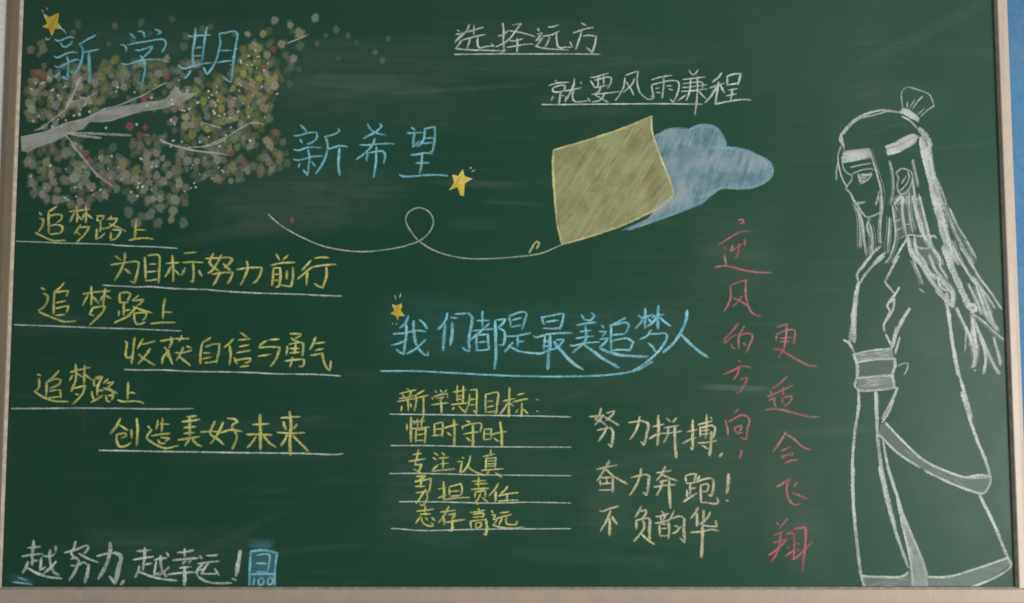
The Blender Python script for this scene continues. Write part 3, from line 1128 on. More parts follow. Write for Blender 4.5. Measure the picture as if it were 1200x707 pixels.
2.3 -184,927 -153,932 -153,876 -155,816
2.3 -188,881 -158,886
2.3 -188,856 -158,860
2.3 -155,819 -169,830
C mu yellow
2.3 -109,911 -111,867 -109,821
2.3 -107,906 -58,918 -49,911 -55,863 -58,814
2.3 -102,874 -74,877
2.3 -104,846 -72,853
2.3 -111,823 -90,823 -60,828
2.3 -58,816 -69,819
C biao yellow
2.3 -25,875 7,883 35,888
2.7 4,939 3,872 0,800
2.3 -4,867 -21,839 -44,810
2.3 7,867 23,851
2.3 42,904 74,913
2.3 21,871 54,879 93,887
2.3 63,867 63,830 60,800
2.3 44,837 35,819
2.3 70,837 93,816
C dot yellow
2.3 135,883 142,882
C dot yellow
2.3 135,828 142,827
C underline_stroke white
1.9 -570,813 -392,811 -253,809 -86,807 72,805 299,800
G punctual_line
C xi yellow
2.4 -489,766 -486,736
3 -469,798 -468,747 -467,681
2.4 -459,782 -449,766
2.4 -452,775 -424,780 -401,782
2.4 -438,789 -435,752
2.4 -417,793 -417,752
2.4 -465,743 -424,747 -377,752
2.4 -444,738 -444,683
2.4 -442,736 -398,743 -398,706 -402,676
2.4 -437,715 -403,720
2.4 -442,687 -405,690
C shi yellow
2.4 -357,766 -354,711
2.4 -354,766 -317,775 -315,743 -319,706
2.4 -352,741 -317,744
2.4 -366,711 -345,712 -319,715
2.4 -308,747 -276,757 -241,765
2.9 -262,787 -259,729 -261,663
2.4 -294,725 -275,711
C shou yellow
2.4 -201,780 -183,775
2.4 -222,757 -220,741
2.4 -217,754 -192,764 -173,767
2.4 -173,767 -136,770 -129,757 -136,729
2.4 -217,718 -178,725 -146,729
2.9 -171,764 -170,706 -171,656
2.4 -203,702 -182,686
C shi yellow
2.4 -118,741 -118,692
2.4 -115,741 -83,742 -84,697
2.4 -115,718 -85,719
2.4 -120,691 -85,695
2.4 -85,716 -44,725 -11,730
2.9 -41,775 -34,725 -32,656
2.4 -71,699 -46,683
C underline_stroke white
1.9 -564,663 -483,664 -345,663 -206,659 -86,658 72,657 298,656
G focus_line
C zhuan yellow
2.4 -457,620 -414,627
2.4 -478,589 -436,595 -397,602
2.4 -430,645 -437,611 -448,572
2.4 -448,572 -416,575 -429,538
2.4 -452,551 -415,533
C zhu yellow
2.4 -356,629 -337,618
2.4 -360,606 -344,595
2.4 -337,573 -351,560 -365,544 -298,549 -256,554
2.4 -319,629 -305,618
2.4 -335,604 -286,608
2.4 -314,602 -312,551
2.4 -326,576 -289,581
C ren yellow
2.4 -222,608 -213,604
2.4 -243,588 -222,588 -231,538 -215,544
2.4 -183,615 -189,583 -215,538
2.4 -199,567 -168,544 -113,522
C zhen yellow
2.4 -85,643 -87,620
2.4 -120,611 -67,624
2.4 -108,604 -109,554
2.4 -108,602 -62,606 -64,556
2.4 -104,590 -67,592
2.4 -104,576 -67,579
2.4 -104,565 -67,567
2.4 -129,546 -76,550 -25,554
2.4 -94,540 -106,528
2.4 -62,535 -32,513
C underline_stroke white
1.8 -570,531 -436,532 -298,529 -159,525 -21,524 297,521
G courage_line
C yong yellow
2.4 -441,517 -399,522 -408,510 -431,499
2.4 -436,522 -413,510
2.4 -445,497 -399,499
2.4 -447,492 -371,508 -373,478 -380,446 -392,451
2.4 -445,469 -399,472
2.4 -417,506 -419,465
2.4 -440,440 -389,446 -387,419 -396,396 -410,381 -424,387
2.4 -396,458 -417,424 -440,390
C dan yellow
2.4 -334,458 -297,465
2.9 -311,492 -307,442 -308,396
2.4 -338,415 -316,424 -297,431
2.4 -283,467 -281,426
2.4 -281,469 -228,483 -221,456 -228,428
2.4 -274,446 -233,451
2.4 -276,424 -230,428
2.4 -302,409 -251,416 -187,419
C ze yellow
2.4 -173,494 -108,499
2.4 -161,481 -99,485
2.8 -177,456 -136,459 -95,462
2.8 -143,513 -143,465
2.4 -159,446 -159,419
2.4 -159,444 -111,451 -111,421
2.4 -134,437 -145,410 -161,396
2.4 -161,394 -145,387
2.4 -127,419 -94,392
C ren yellow
2.4 -48,485 -66,456 -94,426
2.9 -62,446 -62,419 -62,396
2.4 -4,472 -20,451 -41,435
2.4 -48,426 3,437 46,441
2.4 -7,437 -7,406
2.4 -48,401 3,405 46,406
C underline_stroke white
1.8 -523,399 -435,399 -297,397 -159,393 -67,392 94,396 297,392
G ambition_line
C zhi yellow
2.5 -435,354 -389,359 -357,364
2.5 -398,379 -398,341
2.5 -421,339 -373,342
2.5 -421,327 -441,298
2.5 -414,325 -407,298 -375,284 -358,286 -368,300
2.5 -395,323 -384,311
2.5 -366,323 -349,309
C cun yellow
2.5 -324,350 -288,354 -253,359
2.5 -285,377 -301,343 -333,300
2.5 -308,330 -306,289
2.5 -287,336 -253,343 -260,330 -271,316
2.9 -301,301 -251,309 -209,315
2.9 -271,311 -267,284 -271,262 -283,264
C gao yellow
2.5 -145,366 -138,359
2.5 -182,348 -145,352 -113,359
2.5 -168,339 -131,345 -117,341 -122,325
2.5 -168,325 -122,330
2.5 -182,307 -177,275
2.5 -177,307 -108,316
3 -108,316 -103,275 -108,241 -119,248
2.4 -156,296 -156,275
2.4 -156,298 -131,302 -131,282 -156,275
C yuan yellow
2.4 -82,357 -73,345
2.4 -80,336 -64,336 -71,316 -55,314 -71,289
2.4 -75,289 -43,279 12,274 74,279
2.4 -41,345 3,352
2.4 -57,320 -20,330 14,339
2.4 -30,323 -46,289
2.4 -9,330 -11,298 12,291 37,293 39,309
C underline_stroke white
1.8 -558,273 -517,271 -434,264 -333,264 -204,268 -67,270 71,271 296,272
G striving_line
C nu cream
2.7 443,841 433,804 415,788 445,777 473,756
2.7 387,800 422,804 457,809
2.7 454,809 436,786 412,760
2.7 471,818 508,829 501,813 468,783
2.7 461,800 496,779 530,760
2.7 426,736 468,747 486,749
3.2 486,749 500,731 498,694 493,657
2.7 493,657 477,671
2.7 472,754 454,717 428,682
C li cream
2.7 628,802 621,763 602,721 581,692
2.7 575,772 635,782
3.2 635,782 667,767 662,721 648,666
2.7 648,666 632,682
C pin cream
3.2 718,806 718,735 712,664
2.7 692,754 743,765
2.7 673,696 717,719 778,724 831,733
2.7 758,793 776,777
2.7 804,795 788,774
2.7 746,747 815,760
2.7 766,749 761,712 742,678
3.2 797,754 796,689 800,634 802,605
C bo cream
3.2 882,784 881,715 880,644
2.7 880,644 869,655
2.7 856,729 904,740
2.7 832,674 869,692 897,702
2.7 909,763 944,772 977,782
2.7 949,811 949,761 943,697
2.7 968,798 975,791
2.7 918,752 918,706
2.7 918,747 967,759 988,752 985,720 978,699
2.7 923,733 962,738
2.7 923,717 962,722
2.7 908,676 947,678 996,687
3.2 971,729 968,669 963,616
2.7 963,616 954,626
2.7 926,664 954,648
C comma cream
3 1021,628 1009,610
G running_line
C fen cream
3 481,592 467,564 422,495
2.7 423,552 471,562 520,573
2.7 464,552 503,518 567,482
2.7 438,511 475,513 503,515
2.7 436,500 438,475
3 498,511 497,477 496,443
2.4 466,507 471,482
2.4 438,482 494,487
2.4 431,452 493,455
C li cream
2.7 633,555 628,523 609,477 578,429
2.7 586,513 651,527
3.3 651,527 669,520 666,477 659,429
2.7 657,429 641,443
C ben cream
2.7 748,564 734,532 706,498
2.7 706,534 776,546
2.7 736,525 771,509 805,498
2.7 720,493 770,502
2.7 694,467 742,475 796,479
2.7 734,500 726,464 705,427
3.3 766,495 767,436 771,368
C pao cream
2.7 844,521 848,489
2.7 844,521 876,530 895,528 885,491
2.7 850,484 899,491
2.7 866,487 866,430
2.7 866,459 894,466
2.7 850,455 852,416
2.7 833,398 861,416 898,439
2.7 911,521 899,494
2.7 899,491 926,503 963,509 975,503
3.2 975,503 977,466 967,425
2.7 967,425 953,430
2.7 917,475 949,482 954,471 944,448 923,446
2.7 917,478 916,430 918,396 952,393 985,389 999,398 992,418
C exclamation_mark cream
3.8 1049,528 1048,484 1041,437
3 1036,405 1047,403
G youth_line
C bu cream
2.7 433,358 447,353 484,367 523,377
2.7 486,358 469,315 437,260
3.2 481,319 481,279 480,240
3 490,328 504,310 517,294
C fu cream
2.7 631,378 619,351 603,324
2.7 626,353 654,360 654,342 635,317
2.7 607,310 639,319 667,322
2.7 607,310 609,269
3.3 667,322 674,306 669,260 671,211
2.7 639,310 646,279 625,247 595,213
2.7 632,247 661,220 693,199
C yun cream
2.7 727,353 741,344
2.7 702,328 736,335 764,344
2.7 720,331 729,310
2.7 748,337 738,315
2.7 699,297 731,303 764,313
2.7 717,294 719,240
3 761,301 763,269 760,227
2.4 720,292 759,294
2.4 726,272 754,274
2.4 721,238 756,240
2.7 787,356 778,333 764,310
2.7 777,319 814,331 837,319
3.3 837,319 834,269 836,208
2.7 836,208 813,229
2.7 789,285 809,281
2.7 777,249 795,256 821,283
C hua cream
2.7 902,372 888,345 867,320
3 897,345 897,313 896,283
2.7 927,361 927,317 924,295
2.7 960,349 948,326 910,290
2.7 920,290 956,283 991,283 984,311
2.7 864,254 919,259 965,268 997,263
3.4 922,281 921,227 915,139
G headwind_line
C ni pink
2.3 1118,1750 1137,1754 1144,1740 1125,1733
2.3 1018,1629 1070,1662 1127,1693 1176,1696
2.3 1046,1622 1053,1605
2.3 1088,1629 1078,1598 1100,1612 1140,1636
2.3 1145,1660 1151,1622
2.3 1117,1638 1116,1601 1101,1563
2.3 1045,1582 1052,1549 1056,1530
2.8 1000,1520 1049,1528 1096,1518 1161,1502 1208,1496 1273,1494
C feng pink
2.4 1071,1431 1113,1448 1156,1459
2.4 1073,1431 1075,1384 1065,1347 1041,1307
2.4 1149,1457 1147,1394 1154,1347 1172,1305 1199,1286 1223,1288
2.4 1084,1370 1112,1361 1153,1335
2.4 1129,1382 1112,1356 1081,1330
C de pink
2.4 1110,1249 1077,1209 1041,1168 1043,1154 1081,1186 1104,1195
2.4 1073,1149 1082,1128 1094,1130
2.4 1138,1237 1123,1209 1109,1181 1110,1126
2.4 1109,1186 1142,1200 1174,1195 1176,1177 1159,1140 1145,1105
2.4 1132,1154 1145,1140
C fang pink
2.4 1105,1072 1118,1063
2.4 1036,1004 1083,1024 1125,1042 1167,1035
2.4 1111,1033 1101,1005 1082,977
2.4 1115,978 1143,989 1145,975 1123,938 1104,913 1090,920
C xiang pink
2.4 1103,837 1079,818
2.4 1039,784 1048,749 1052,708
2.4 1055,777 1093,798 1121,809 1153,791 1145,745 1137,692
2.4 1137,692 1107,703
2.4 1080,749 1094,722 1119,726
2.4 1085,749 1115,759 1113,740 1096,726
C comma pink
2.8 1113,643 1111,623 1103,602
G soaring_line
C geng pink
2.4 1294,1230 1324,1239 1350,1246
2.4 1291,1197 1292,1165
2.4 1293,1195 1342,1216 1380,1218 1382,1193 1374,1149
2.4 1309,1176 1370,1181
2.4 1309,1160 1355,1162
2.4 1343,1235 1337,1179 1327,1132 1300,1083
2.8 1275,1123 1308,1121 1354,1095 1400,1067 1446,1046 1483,1043
C shi pink
2.4 1337,991 1307,963 1269,935
2.4 1243,896 1292,917 1367,951
2.4 1318,942 1319,905
2.4 1319,891 1359,901 1356,878 1323,850
2.4 1312,887 1316,864
2.4 1255,924 1264,914
2.4 1249,880 1277,891 1275,868 1283,845
3 1232,834 1276,838 1323,831 1392,813 1447,801 1489,801
C he pink
2.4 1330,730 1301,684 1265,634
2.4 1334,714 1366,694 1407,657 1446,643
2.4 1305,639 1351,659
2.4 1304,616 1318,604
2.4 1313,613 1360,629 1350,613
2.4 1322,581 1350,593 1382,596
C fei pink
2.9 1278,469 1311,486 1344,510
2.9 1341,506 1327,470 1328,429 1346,395 1369,385 1392,390
2.9 1354,440 1383,429 1420,413
2.9 1375,488 1361,470
C xiang crimson
2.4 1275,301 1286,289
2.4 1328,319 1307,296 1286,271
2.4 1260,240 1311,260
2.4 1255,206 1324,224
2.4 1233,145 1272,174 1324,222
2.4 1295,256 1287,201 1272,156 1241,113
2.4 1317,244 1347,253 1356,233 1354,129 1342,129
2.4 1323,188 1332,181
2.4 1315,143 1355,174
2.8 1357,269 1380,274 1412,280 1411,215 1402,147 1394,75
2.4 1369,204 1383,199
2.4 1356,129 1387,156 1443,210
2.4 1369,172 1382,170
G kite_drawing
C kite_outline paleyellow
2.7 223,2097 390,2147 568,2208 704,2266
2.7 700,2263 703,2190 730,2097 779,1968 806,1882
2.7 220,2097 216,2025 223,1932 227,1827
2.7 215,1996 225,1853 239,1724 259,1632
2.7 259,1632 333,1653 439,1685 567,1731 687,1788 730,1808 765,1831 790,1856 805,1881
2.7 101,1590 115,1618 136,1646 150,1639 136,1611
F kite_fill kite 0.78 50
0 225,2097 390,2144 568,2203 700,2259 703,2190 730,2097 779,1968 804,1881 790,1856 765,1831 729,1808 687,1788 566,1732 439,1685 333,1653 259,1634 230,1832 218,2025
G kite_string
C string stringwhite
1.9 -1170,1779 -1109,1726 -1017,1673 -911,1627 -805,1604 -699,1597 -594,1607 -495,1625
1.9 -496,1628 -436,1648 -387,1690 -366,1740 -380,1783 -416,1808 -451,1810 -490,1786 -500,1747 -471,1690 -429,1644 -351,1598 -224,1566 -84,1563 99,1577
1.9 97,1577 171,1593 259,1632
G chalk_figure
C topknot figure
2 1935,2304 1930,2376 1945,2403 1969,2412
2 1965,2412 2019,2395 2066,2374 2080,2347 2088,2316
2 2088,2316 2054,2294 2020,2263
2 1958,2337 1957,2308
2 1994,2347 1967,2304
2 2033,2364 2008,2337 1981,2299
2 2040,2304 2006,2272
C hair_tie figure
7.1 1926,2287 1954,2279 2001,2251
5 1938,2299 1969,2284 2010,2255
C headband figure
5 1847,2112 1894,2129 1943,2155 1976,2170 2004,2162
5 1851,2086 1903,2107 1951,2131 1994,2150
5 1857,2076 1922,2100 1994,2141
6.1 1638,2076 1699,2081 1756,2088
6.1 1632,2057 1699,2066 1761,2076
4 1637,2038 1698,2050 1770,2062
2 1669,2011 1721,2023 1774,2031
C head_outline figure
3.2 1636,2122 1623,2154 1650,2202 1704,2251 1761,2279 1828,2294 1875,2291 1927,2282
2.4 1640,2174 1679,2222 1727,2255 1789,2270 1856,2289
3 1927,2265 1964,2246 2001,2207
3 1630,2165 1637,2131 1641,2102
2.2 1627,2117 1611,2069 1615,2007 1630,1954 1652,1911
2.2 1630,2055 1636,2007 1659,1978 1675,1973 1672,1945 1657,1926 1643,1906
2.2 1608,2031 1600,1983 1601,1947
2.8 1643,1906 1666,1883 1693,1835 1738,1840
C eye figure
2.2 1678,1978 1721,1997 1773,2004 1782,1995
4 1720,1973 1753,1973 1772,1980
4 1710,1959 1748,1959
3 1710,1945 1738,1945
3 1706,1978 1719,1930
2 1719,1930 1752,1949 1774,1976
C jaw figure
2.4 1669,1869 1696,1831 1718,1793 1741,1767 1774,1772 1810,1788
2.4 1694,1838 1738,1840
C ear figure
2.4 1890,1980 1919,2004 1961,1992 1972,1964 1959,1916 1934,1883 1906,1883 1896,1926 1904,1959 1892,1980
2.4 1949,1992 1956,1959 1936,1921 1906,1892
2.4 1917,1930 1942,1968
C hair_strand figure
2.8 1766,2102 1783,2040 1800,1973 1817,1897 1820,1827
2.4 1808,1897 1792,1827
2.4 1864,2045 1876,1983 1878,1897 1862,1827
2.6 1977,2050 1989,1988 2001,1916
2.6 1970,1954 1977,1897 1980,1830
2.6 2000,1878 2013,1827
2.6 1954,1892 1952,1827
2.6 1939,1878 1940,1827
3.2 1881,1830 1910,1868 1924,1859 1923,1827
2.2 1801,1869 1788,1826
3.2 1815,1869 1818,1812 1808,1727 1806,1660 1808,1637
2 1686,1831 1704,1765 1709,1698 1704,1613
2 1698,1807 1721,1731 1728,1642 1736,1576
2 1755,1760 1745,1717 1762,1656 1753,1585
2 1759,1727 1771,1660 1765,1590
2.6 1854,1765 1850,1703 1841,1623 1840,1590
2.6 1870,1826 1877,1750 1880,1670 1853,1576 1829,1543
3 1918,1869 1920,1774 1932,1684
2 1879,1826 1913,1864
2 1879,1826 1897,1798
2 1947,1869 1953,1774 1965,1689
3 1980,1869 1987,1798 2008,1731 2016,1670
2.8 2005,1869 2024,1774 2044,1670 2061,1623
1.8 1879,1741 1915,1760
1.8 1933,1729 1961,1734
1.8 1878,1696 1923,1720
1.8 1886,1656 1931,1675
C collar figure
2.4 1931,1675 1964,1679 1997,1672 2044,1675 2072,1670
3 1941,1670 1906,1613 1862,1543
2.6 2016,1665 2038,1623 2061,1613 2097,1561 2110,1535
2.6 1969,1670 1981,1623 2014,1613 2056,1618
3.4 1941,1670 1948,1594 1988,1538
C shoulder_line figure
3.6 1808,1625 1764,1585 1721,1535
3.6 1830,1594 1797,1566 1768,1535
C robe_edge figure
3.6 1760,1576 1716,1524 1689,1487 1697,1445
3.6 1823,1576 1763,1524 1719,1473 1700,1440
3.6 1740,1553 1706,1506
3.4 1893,1576 1861,1520 1822,1449
3.4 1822,1449 1844,1421 1871,1388
3.4 1891,1423 1867,1384 1832,1337 1841,1309
3.4 1866,1365 1855,1309 1811,1245
5.7 1695,1445 1679,1374 1668,1313 1660,1245
2.6 1939,1320 1910,1276 1891,1245
6.5 1681,1369 1673,1313 1662,1238 1648,1163
5 1672,1275 1667,1159
3.4 1616,1168 1641,1154 1668,1103
3.4 1866,1369 1832,1336 1846,1308
3.4 1846,1308 1811,1238 1815,1210
3.4 1819,1196 1848,1135
5 1937,1320 1900,1261 1871,1201 1848,1135
3.5 1867,1228 1855,1135
3.5 1886,1182 1863,1103
2.2 1875,1042 1890,1052 1920,1059
2.2 1922,1058 1919,1032 1902,1000
C back_hair figure
8.1 2013,2202 2045,2164 2068,2122
10.1 2023,2155 2035,2093 2052,2021 2068,1935 2083,1827
4 2013,2146 2029,2050 2058,1916 2069,1827
4 2055,2136 2070,2007 2103,1859 2114,1827
2.4 2088,1959 2114,1897 2135,1827
9.1 2072,1869 2093,1788 2113,1689 2134,1613 2151,1535
5 2095,1860 2116,1765 2132,1670 2157,1585 2183,1535
2.8 2123,1836 2153,1746 2179,1679 2214,1609 2258,1538
2.8 2150,1807 2189,1713 2225,1656
2.4 2154,1651 2176,1585 2198,1538
2.4 2225,1651 2251,1604 2269,1566
3.6 1969,1869 1985,1784 2010,1689 2055,1618 2099,1535
2.6 2002,1869 2022,1774 2039,1698 2051,1637
4 1944,1665 1956,1594 2001,1535
4 1972,1670 1979,1604 2029,1535
2.4 2040,1585 2066,1535
2.4 2047,1665 2066,1675 2080,1660
8.6 2111,1618 2146,1524 2180,1439 2223,1336 2241,1308
5 2219,1341 2251,1336 2260,1317 2236,1299
3 2158,1618 2202,1533 2255,1448 2314,1383 2349,1322
3 2196,1618 2240,1547 2284,1467 2329,1406 2384,1317
3 2227,1439 2262,1364 2287,1294
3 2247,1477 2291,1402 2329,1294
3 2264,1430 2289,1355 2310,1289
4.6 1951,1609 1996,1543 2041,1467 2085,1406 2117,1364
3 2006,1571 2028,1519 2069,1463
3 2039,1576 2070,1505 2106,1463
3 2059,1609 2091,1571 2094,1524 2121,1477 2125,1463
3 2032,1491 2069,1477 2115,1448 2147,1416 2155,1373 2148,1327
3 2078,1472 2095,1420 2132,1406
3 2067,1406 2112,1359
2.2 1959,1557 1985,1495 2002,1439
2.2 1988,1416 2015,1397
4.2 2101,1453 2123,1420 2146,1392 2144,1336
4.2 2118,1392 2130,1341 2153,1331
3.5 2165,1323 2191,1262 2217,1206 2238,1141 2243,1066
3.5 2239,1285 2249,1187 2256,1118 2244,1048 2230,1036
4 2243,1267 2277,1187 2307,1113 2333,1053 2359,1006
4 2277,1178 2297,1094 2285,1006
2.6 2239,1297 2294,1257 2339,1211 2389,1170
2.6 2292,1327 2322,1267 2367,1211
2.6 2319,1313 2340,1257 2362,1220
2.6 2338,1183 2354,1127 2370,1048
2.6 2208,1211 2200,1113
2.6 2248,1281 2236,1197 2224,1141
2.6 2241,1020 2248,1025
3.8 2236,1211 2252,1131 2235,1039
C sleeve_line figure
4.4 2112,1359 2120,1327 2126,1286
4.4 2123,1327 2130,1243 2141,1141 2159,1002
4.4 2160,1032 2222,794
4.4 2175,917 2237,705 2279,595 2300,517
5 2125,1313 2134,1211 2145,1122 2166,1002
C belt figure
3 1656,1097 1742,1116 1850,1128
3 1671,1060 1765,1074 1862,1079
3 1671,984 1762,993 1851,1002
3 1664,947 1686,926 1770,928 1854,938
4.4 1663,1097 1678,1042 1676,986
4.4 1858,1079 1861,1046 1846,1000 1854,954
3.4 1669,977 1663,944
3.4 1849,949 1867,931
C skirt figure
3.8 1679,930 1682,874 1673,794
3.8 1762,925 1763,794
3.8 1869,939 1844,884 1791,794
4 1678,917 1681,861 1659,733 1644,595 1640,458 1647,270
4.6 1766,917 1767,843 1766,733 1776,595 1800,458 1840,270
3.2 1859,917 1829,834 1790,774
3.2 1792,687 1812,568 1850,440 1891,270
3.2 1804,774 1894,677 1984,595 2084,545 2184,513 2286,513
3.2 1775,714 1856,632 1964,559
3.2 1987,545 2109,486 2219,445 2265,440 2298,486 2300,517
3.2 2184,513 2249,524 2300,517
3.2 2246,422 2318,270
4.4 1646,564 1642,427 1651,246 1669,56
4.4 1770,564 1803,400 1844,246 1895,92
3.2 1807,564 1850,427 1901,282 1960,137 1985,56
3.2 1850,427 1873,291 1905,128 1915,-11
3.2 1669,52 1747,47 1866,49 1894,70
3.2 1669,52 1695,-11 1736,-11
3 1695,-11 1791,-9 1919,-8
3 1919,-11 1983,-11
3 1985,47 2077,47 2169,70 2373,137
3 2139,-15 2250,20 2343,65 2385,101 2377,128
3 1983,-11 2148,-15
4.2 2246,427 2306,300 2368,137 2381,110
G robe_shading
F belt_fill grey 0.42 0
0 1667,1097 1850,1125 1858,1079 1673,1060
0 1676,981 1851,1000 1858,940 1677,928
F belt_middle_fill grey 0.16 0
0 1676,1058 1858,1076 1849,1002 1676,986
F hem_fill grey 0.3 0
0 1669,52 1866,47 1903,70 1915,-8 1690,-11
0 1985,47 2114,56 2373,137 2381,101 2250,20 2139,-14 1983,-11
F sash_fill grey 0.22 0
0 1781,765 1809,769 1894,677 1984,595 2084,545 2184,513 2299,513 2294,476 2260,440 2210,447 2109,486 1982,549 1856,632 1775,714
F fold_fill grey 0.6 0
0 1850,427 1901,282 1960,137 1985,56 1988,-11 1915,-11 1905,128 1873,291
F hair_fill grey 0.14 0
0 1872,1859 1906,1878 1954,1916 1974,1935 1986,1878 2018,1827 1876,1827
0 1881,1869 1975,1869 2008,1727 1941,1670 1884,1665
0 1945,1665 2016,1670 2066,1613 2088,1566 2087,1535 1993,1535 1948,1604
0 1951,1609 2055,1618 2125,1477 2151,1411 2148,1327 2112,1364 2036,1463
0 2227,1430 2291,1402 2334,1286 2268,1286
F headband_fill figure 0.62 20
0 1842,2117 1894,2129 1947,2158 1981,2174 2009,2160 1960,2114 1860,2069
F headband_front_fill figure 0.6 -8
0 1636,2093 1761,2107 1774,2066 1632,2036
F hair_tie_fill figure 0.7 30
0 1921,2283 1931,2307 1969,2299 2015,2255 2010,2234 1977,2255
G cloud_drawing
F cloud_fill cloud 0.72 70
0 714,2162 771,2194 828,2205 885,2198 935,2219 977,2221 1027,2198 1058,2147 1064,2108 1146,2100 1223,2068 1272,2039 1293,2003 1271,1953 1206,1918 1142,1907 1036,1907 986,1875 943,1839 858,1803 752,1761 660,1725 547,1700 681,1761 731,1832 806,1875 789,1932 748,2025
C cloud_outline cloudline
3.4 714,2163 771,2193 828,2205 885,2198
3.4 885,2198 935,2219 977,2221 1027,2198 1058,2147 1064,2108
3.4 990,2111 1068,2108 1146,2100 1223,2068 1272,2039 1291,2003 1271,1953 1206,1918 1142,1907 1036,1907 986,1875 943,1839 858,1803 723,1752 582,1704
G tree_drawing
F main_bough branch 0.6 12
0 -2390,2164 -2274,2189 -2169,2236 -2084,2254 -2056,2269 -2028,2283 -1922,2312 -1816,2330 -1759,2341 -1719,2341 -1677,2359 -1656,2388 -1639,2417 -1606,2381 -1528,2381 -1570,2352 -1619,2330 -1704,2301 -1810,2287 -1951,2240 -1998,2235 -2055,2236 -2089,2200 -2124,2189 -2236,2135 -2306,2110 -2355,2085 -2384,2092
C twig branch
2.4 -2323,2193 -2288,2207 -2261,2229 -2205,2272 -2171,2301
C twig branch
2.4 -2055,2251 -2000,2294 -1922,2316 -1831,2355 -1803,2366
C twig branch
2.4 -2151,2337 -2073,2355 -2031,2381
C twig branch
3 -2181,2178 -2144,2142 -2129,2114 -2078,2056 -2019,1984 -1932,1916
C twig branch
3.6 -2171,2305 -2145,2366 -2118,2424 -2105,2461
C twig branch
4.5 -2128,2417 -2108,2461
C twig branch
3.4 -2167,2182 -2095,2168 -1996,2157
C twig branch
3.4 -2167,2182 -2067,2180 -1961,2175 -1847,2170
C twig branch
2 -1790,2173 -1762,2171
C twig branch
2 -1812,2359 -1742,2403 -1682,2435
C twig branch
1.8 -1571,2110 -1486,2117 -1381,2164 -1310,2207 -1268,2229 -1204,2229
C twig branch
2.2 -1707,2150 -1664,2128 -1549,2096 -1421,2080
C twig branch
2.2 -1510,2236 -1467,2223 -1410,2207
C twig branch
2.2 -1708,2149 -1679,2131 -1579,2106 -1530,2093 -1437,2083 -1373,2071
C twig branch
1.8 -1509,2109 -1424,2131 -1340,2188 -1256,2235 -1199,2221
C twig branch
1.8 -1094,2631 -1030,2656 -988,2675
G upper_star
F star_fill star 0.9 60
0 -2301,2781 -2268,2763 -2243,2777 -2224,2783 -2228,2741 -2231,2726 -2209,2704 -2242,2704 -2254,2667 -2273,2704 -2306,2715 -2281,2730
C star_spark starlight
1.6 -2227,2730 -2209,2704 -2198,2697 -2184,2678
1.6 -2286,2658 -2275,2647 -2261,2658
1.6 -2309,2799 -2301,2788
1.6 -2289,2812 -2280,2801
1.6 -2258,2675 -2253,2686
1.6 -2301,2777 -2286,2755
G middle_star
F star_fill star 0.95 60
0 -224,2003 -215,1968 -176,1955 -214,1932 -218,1868 -237,1875 -250,1913 -289,1899 -266,1937 -277,1975 -247,1968
C star_spark starlight
1.8 -190,2006 -179,2011
1.8 -179,1989 -165,1999
1.8 -289,1901 -275,1908
1.8 -235,1875 -223,1875
1.8 -271,1972 -252,1968
1.8 -193,1955 -179,1955
G lower_star
F star_fill star 0.95 60
0 -562,1340 -543,1335 -518,1345 -515,1330 -522,1312 -501,1284 -529,1284 -535,1261 -544,1284 -571,1295 -553,1309
C star_spark starlight
1.6 -551,1384 -545,1366
1.6 -522,1392 -527,1373
1.6 -562,1340 -555,1323
1.6 -531,1295 -503,1284
1.2 -561,1251 -557,1242
1.2 -540,1249 -543,1242
'''
fill_layer = [0]
def filled(name, polys, m, parent):
    V, Fc = [], []
    for _, pts in polys:
        fill_layer[0] += 1
        y = -(0.00006 + fill_layer[0] * .000004)
        b = len(V); V += [(x / 2000, y, z / 2000) for x, z in pts]; Fc.append(tuple(range(b, b + len(pts))))
    return link(name, V, Fc, m, parent)
PARTS = {}
for gname, items in read_layout(LAYOUT):
    pname, label = NAMES[gname]
    holder = bpy.data.objects.new(pname, None); COL.objects.link(holder); holder.parent = root
    holder['label'] = label; PARTS[gname] = holder
    text = pname == 'chalk_writing'
    for head, strokes in items:
        if head[0] == 'F':
            filled(head[1], strokes, fill(head[2], float(head[3]), float(head[4])), holder)
            continue
        V, Fc, U, K = [], [], [], []
        for hw, pts in strokes: 
            ribbon(pts, hw, V, Fc, U, K, nib=text, fig=gname == 'chalk_figure')
            if head[1] in ('back_hair', 'hair_strand') and len(pts) > 2:       # loose hairs drawn beside each lock
                for _ in range(3):
                    dx, dz = random.uniform(-14, 14), random.uniform(-8, 8)
                    ribbon([(x + dx + random.uniform(-3, 3), z + dz) for x, z in pts], random.uniform(.9, 1.8), V, Fc, U, K, nib=False, fig=False, ghost=random.uniform(.25, .5))
        nm = head[1]
        if text and '_' not in nm and nm not in ('comma', 'colon'): nm = 'chalk_character'
        o = link(nm, V, Fc, STROKE[head[2]], holder, U)
        at = o.data.attributes.new('pressure', 'FLOAT', 'POINT')
        at.data.foreach_set('value', K)

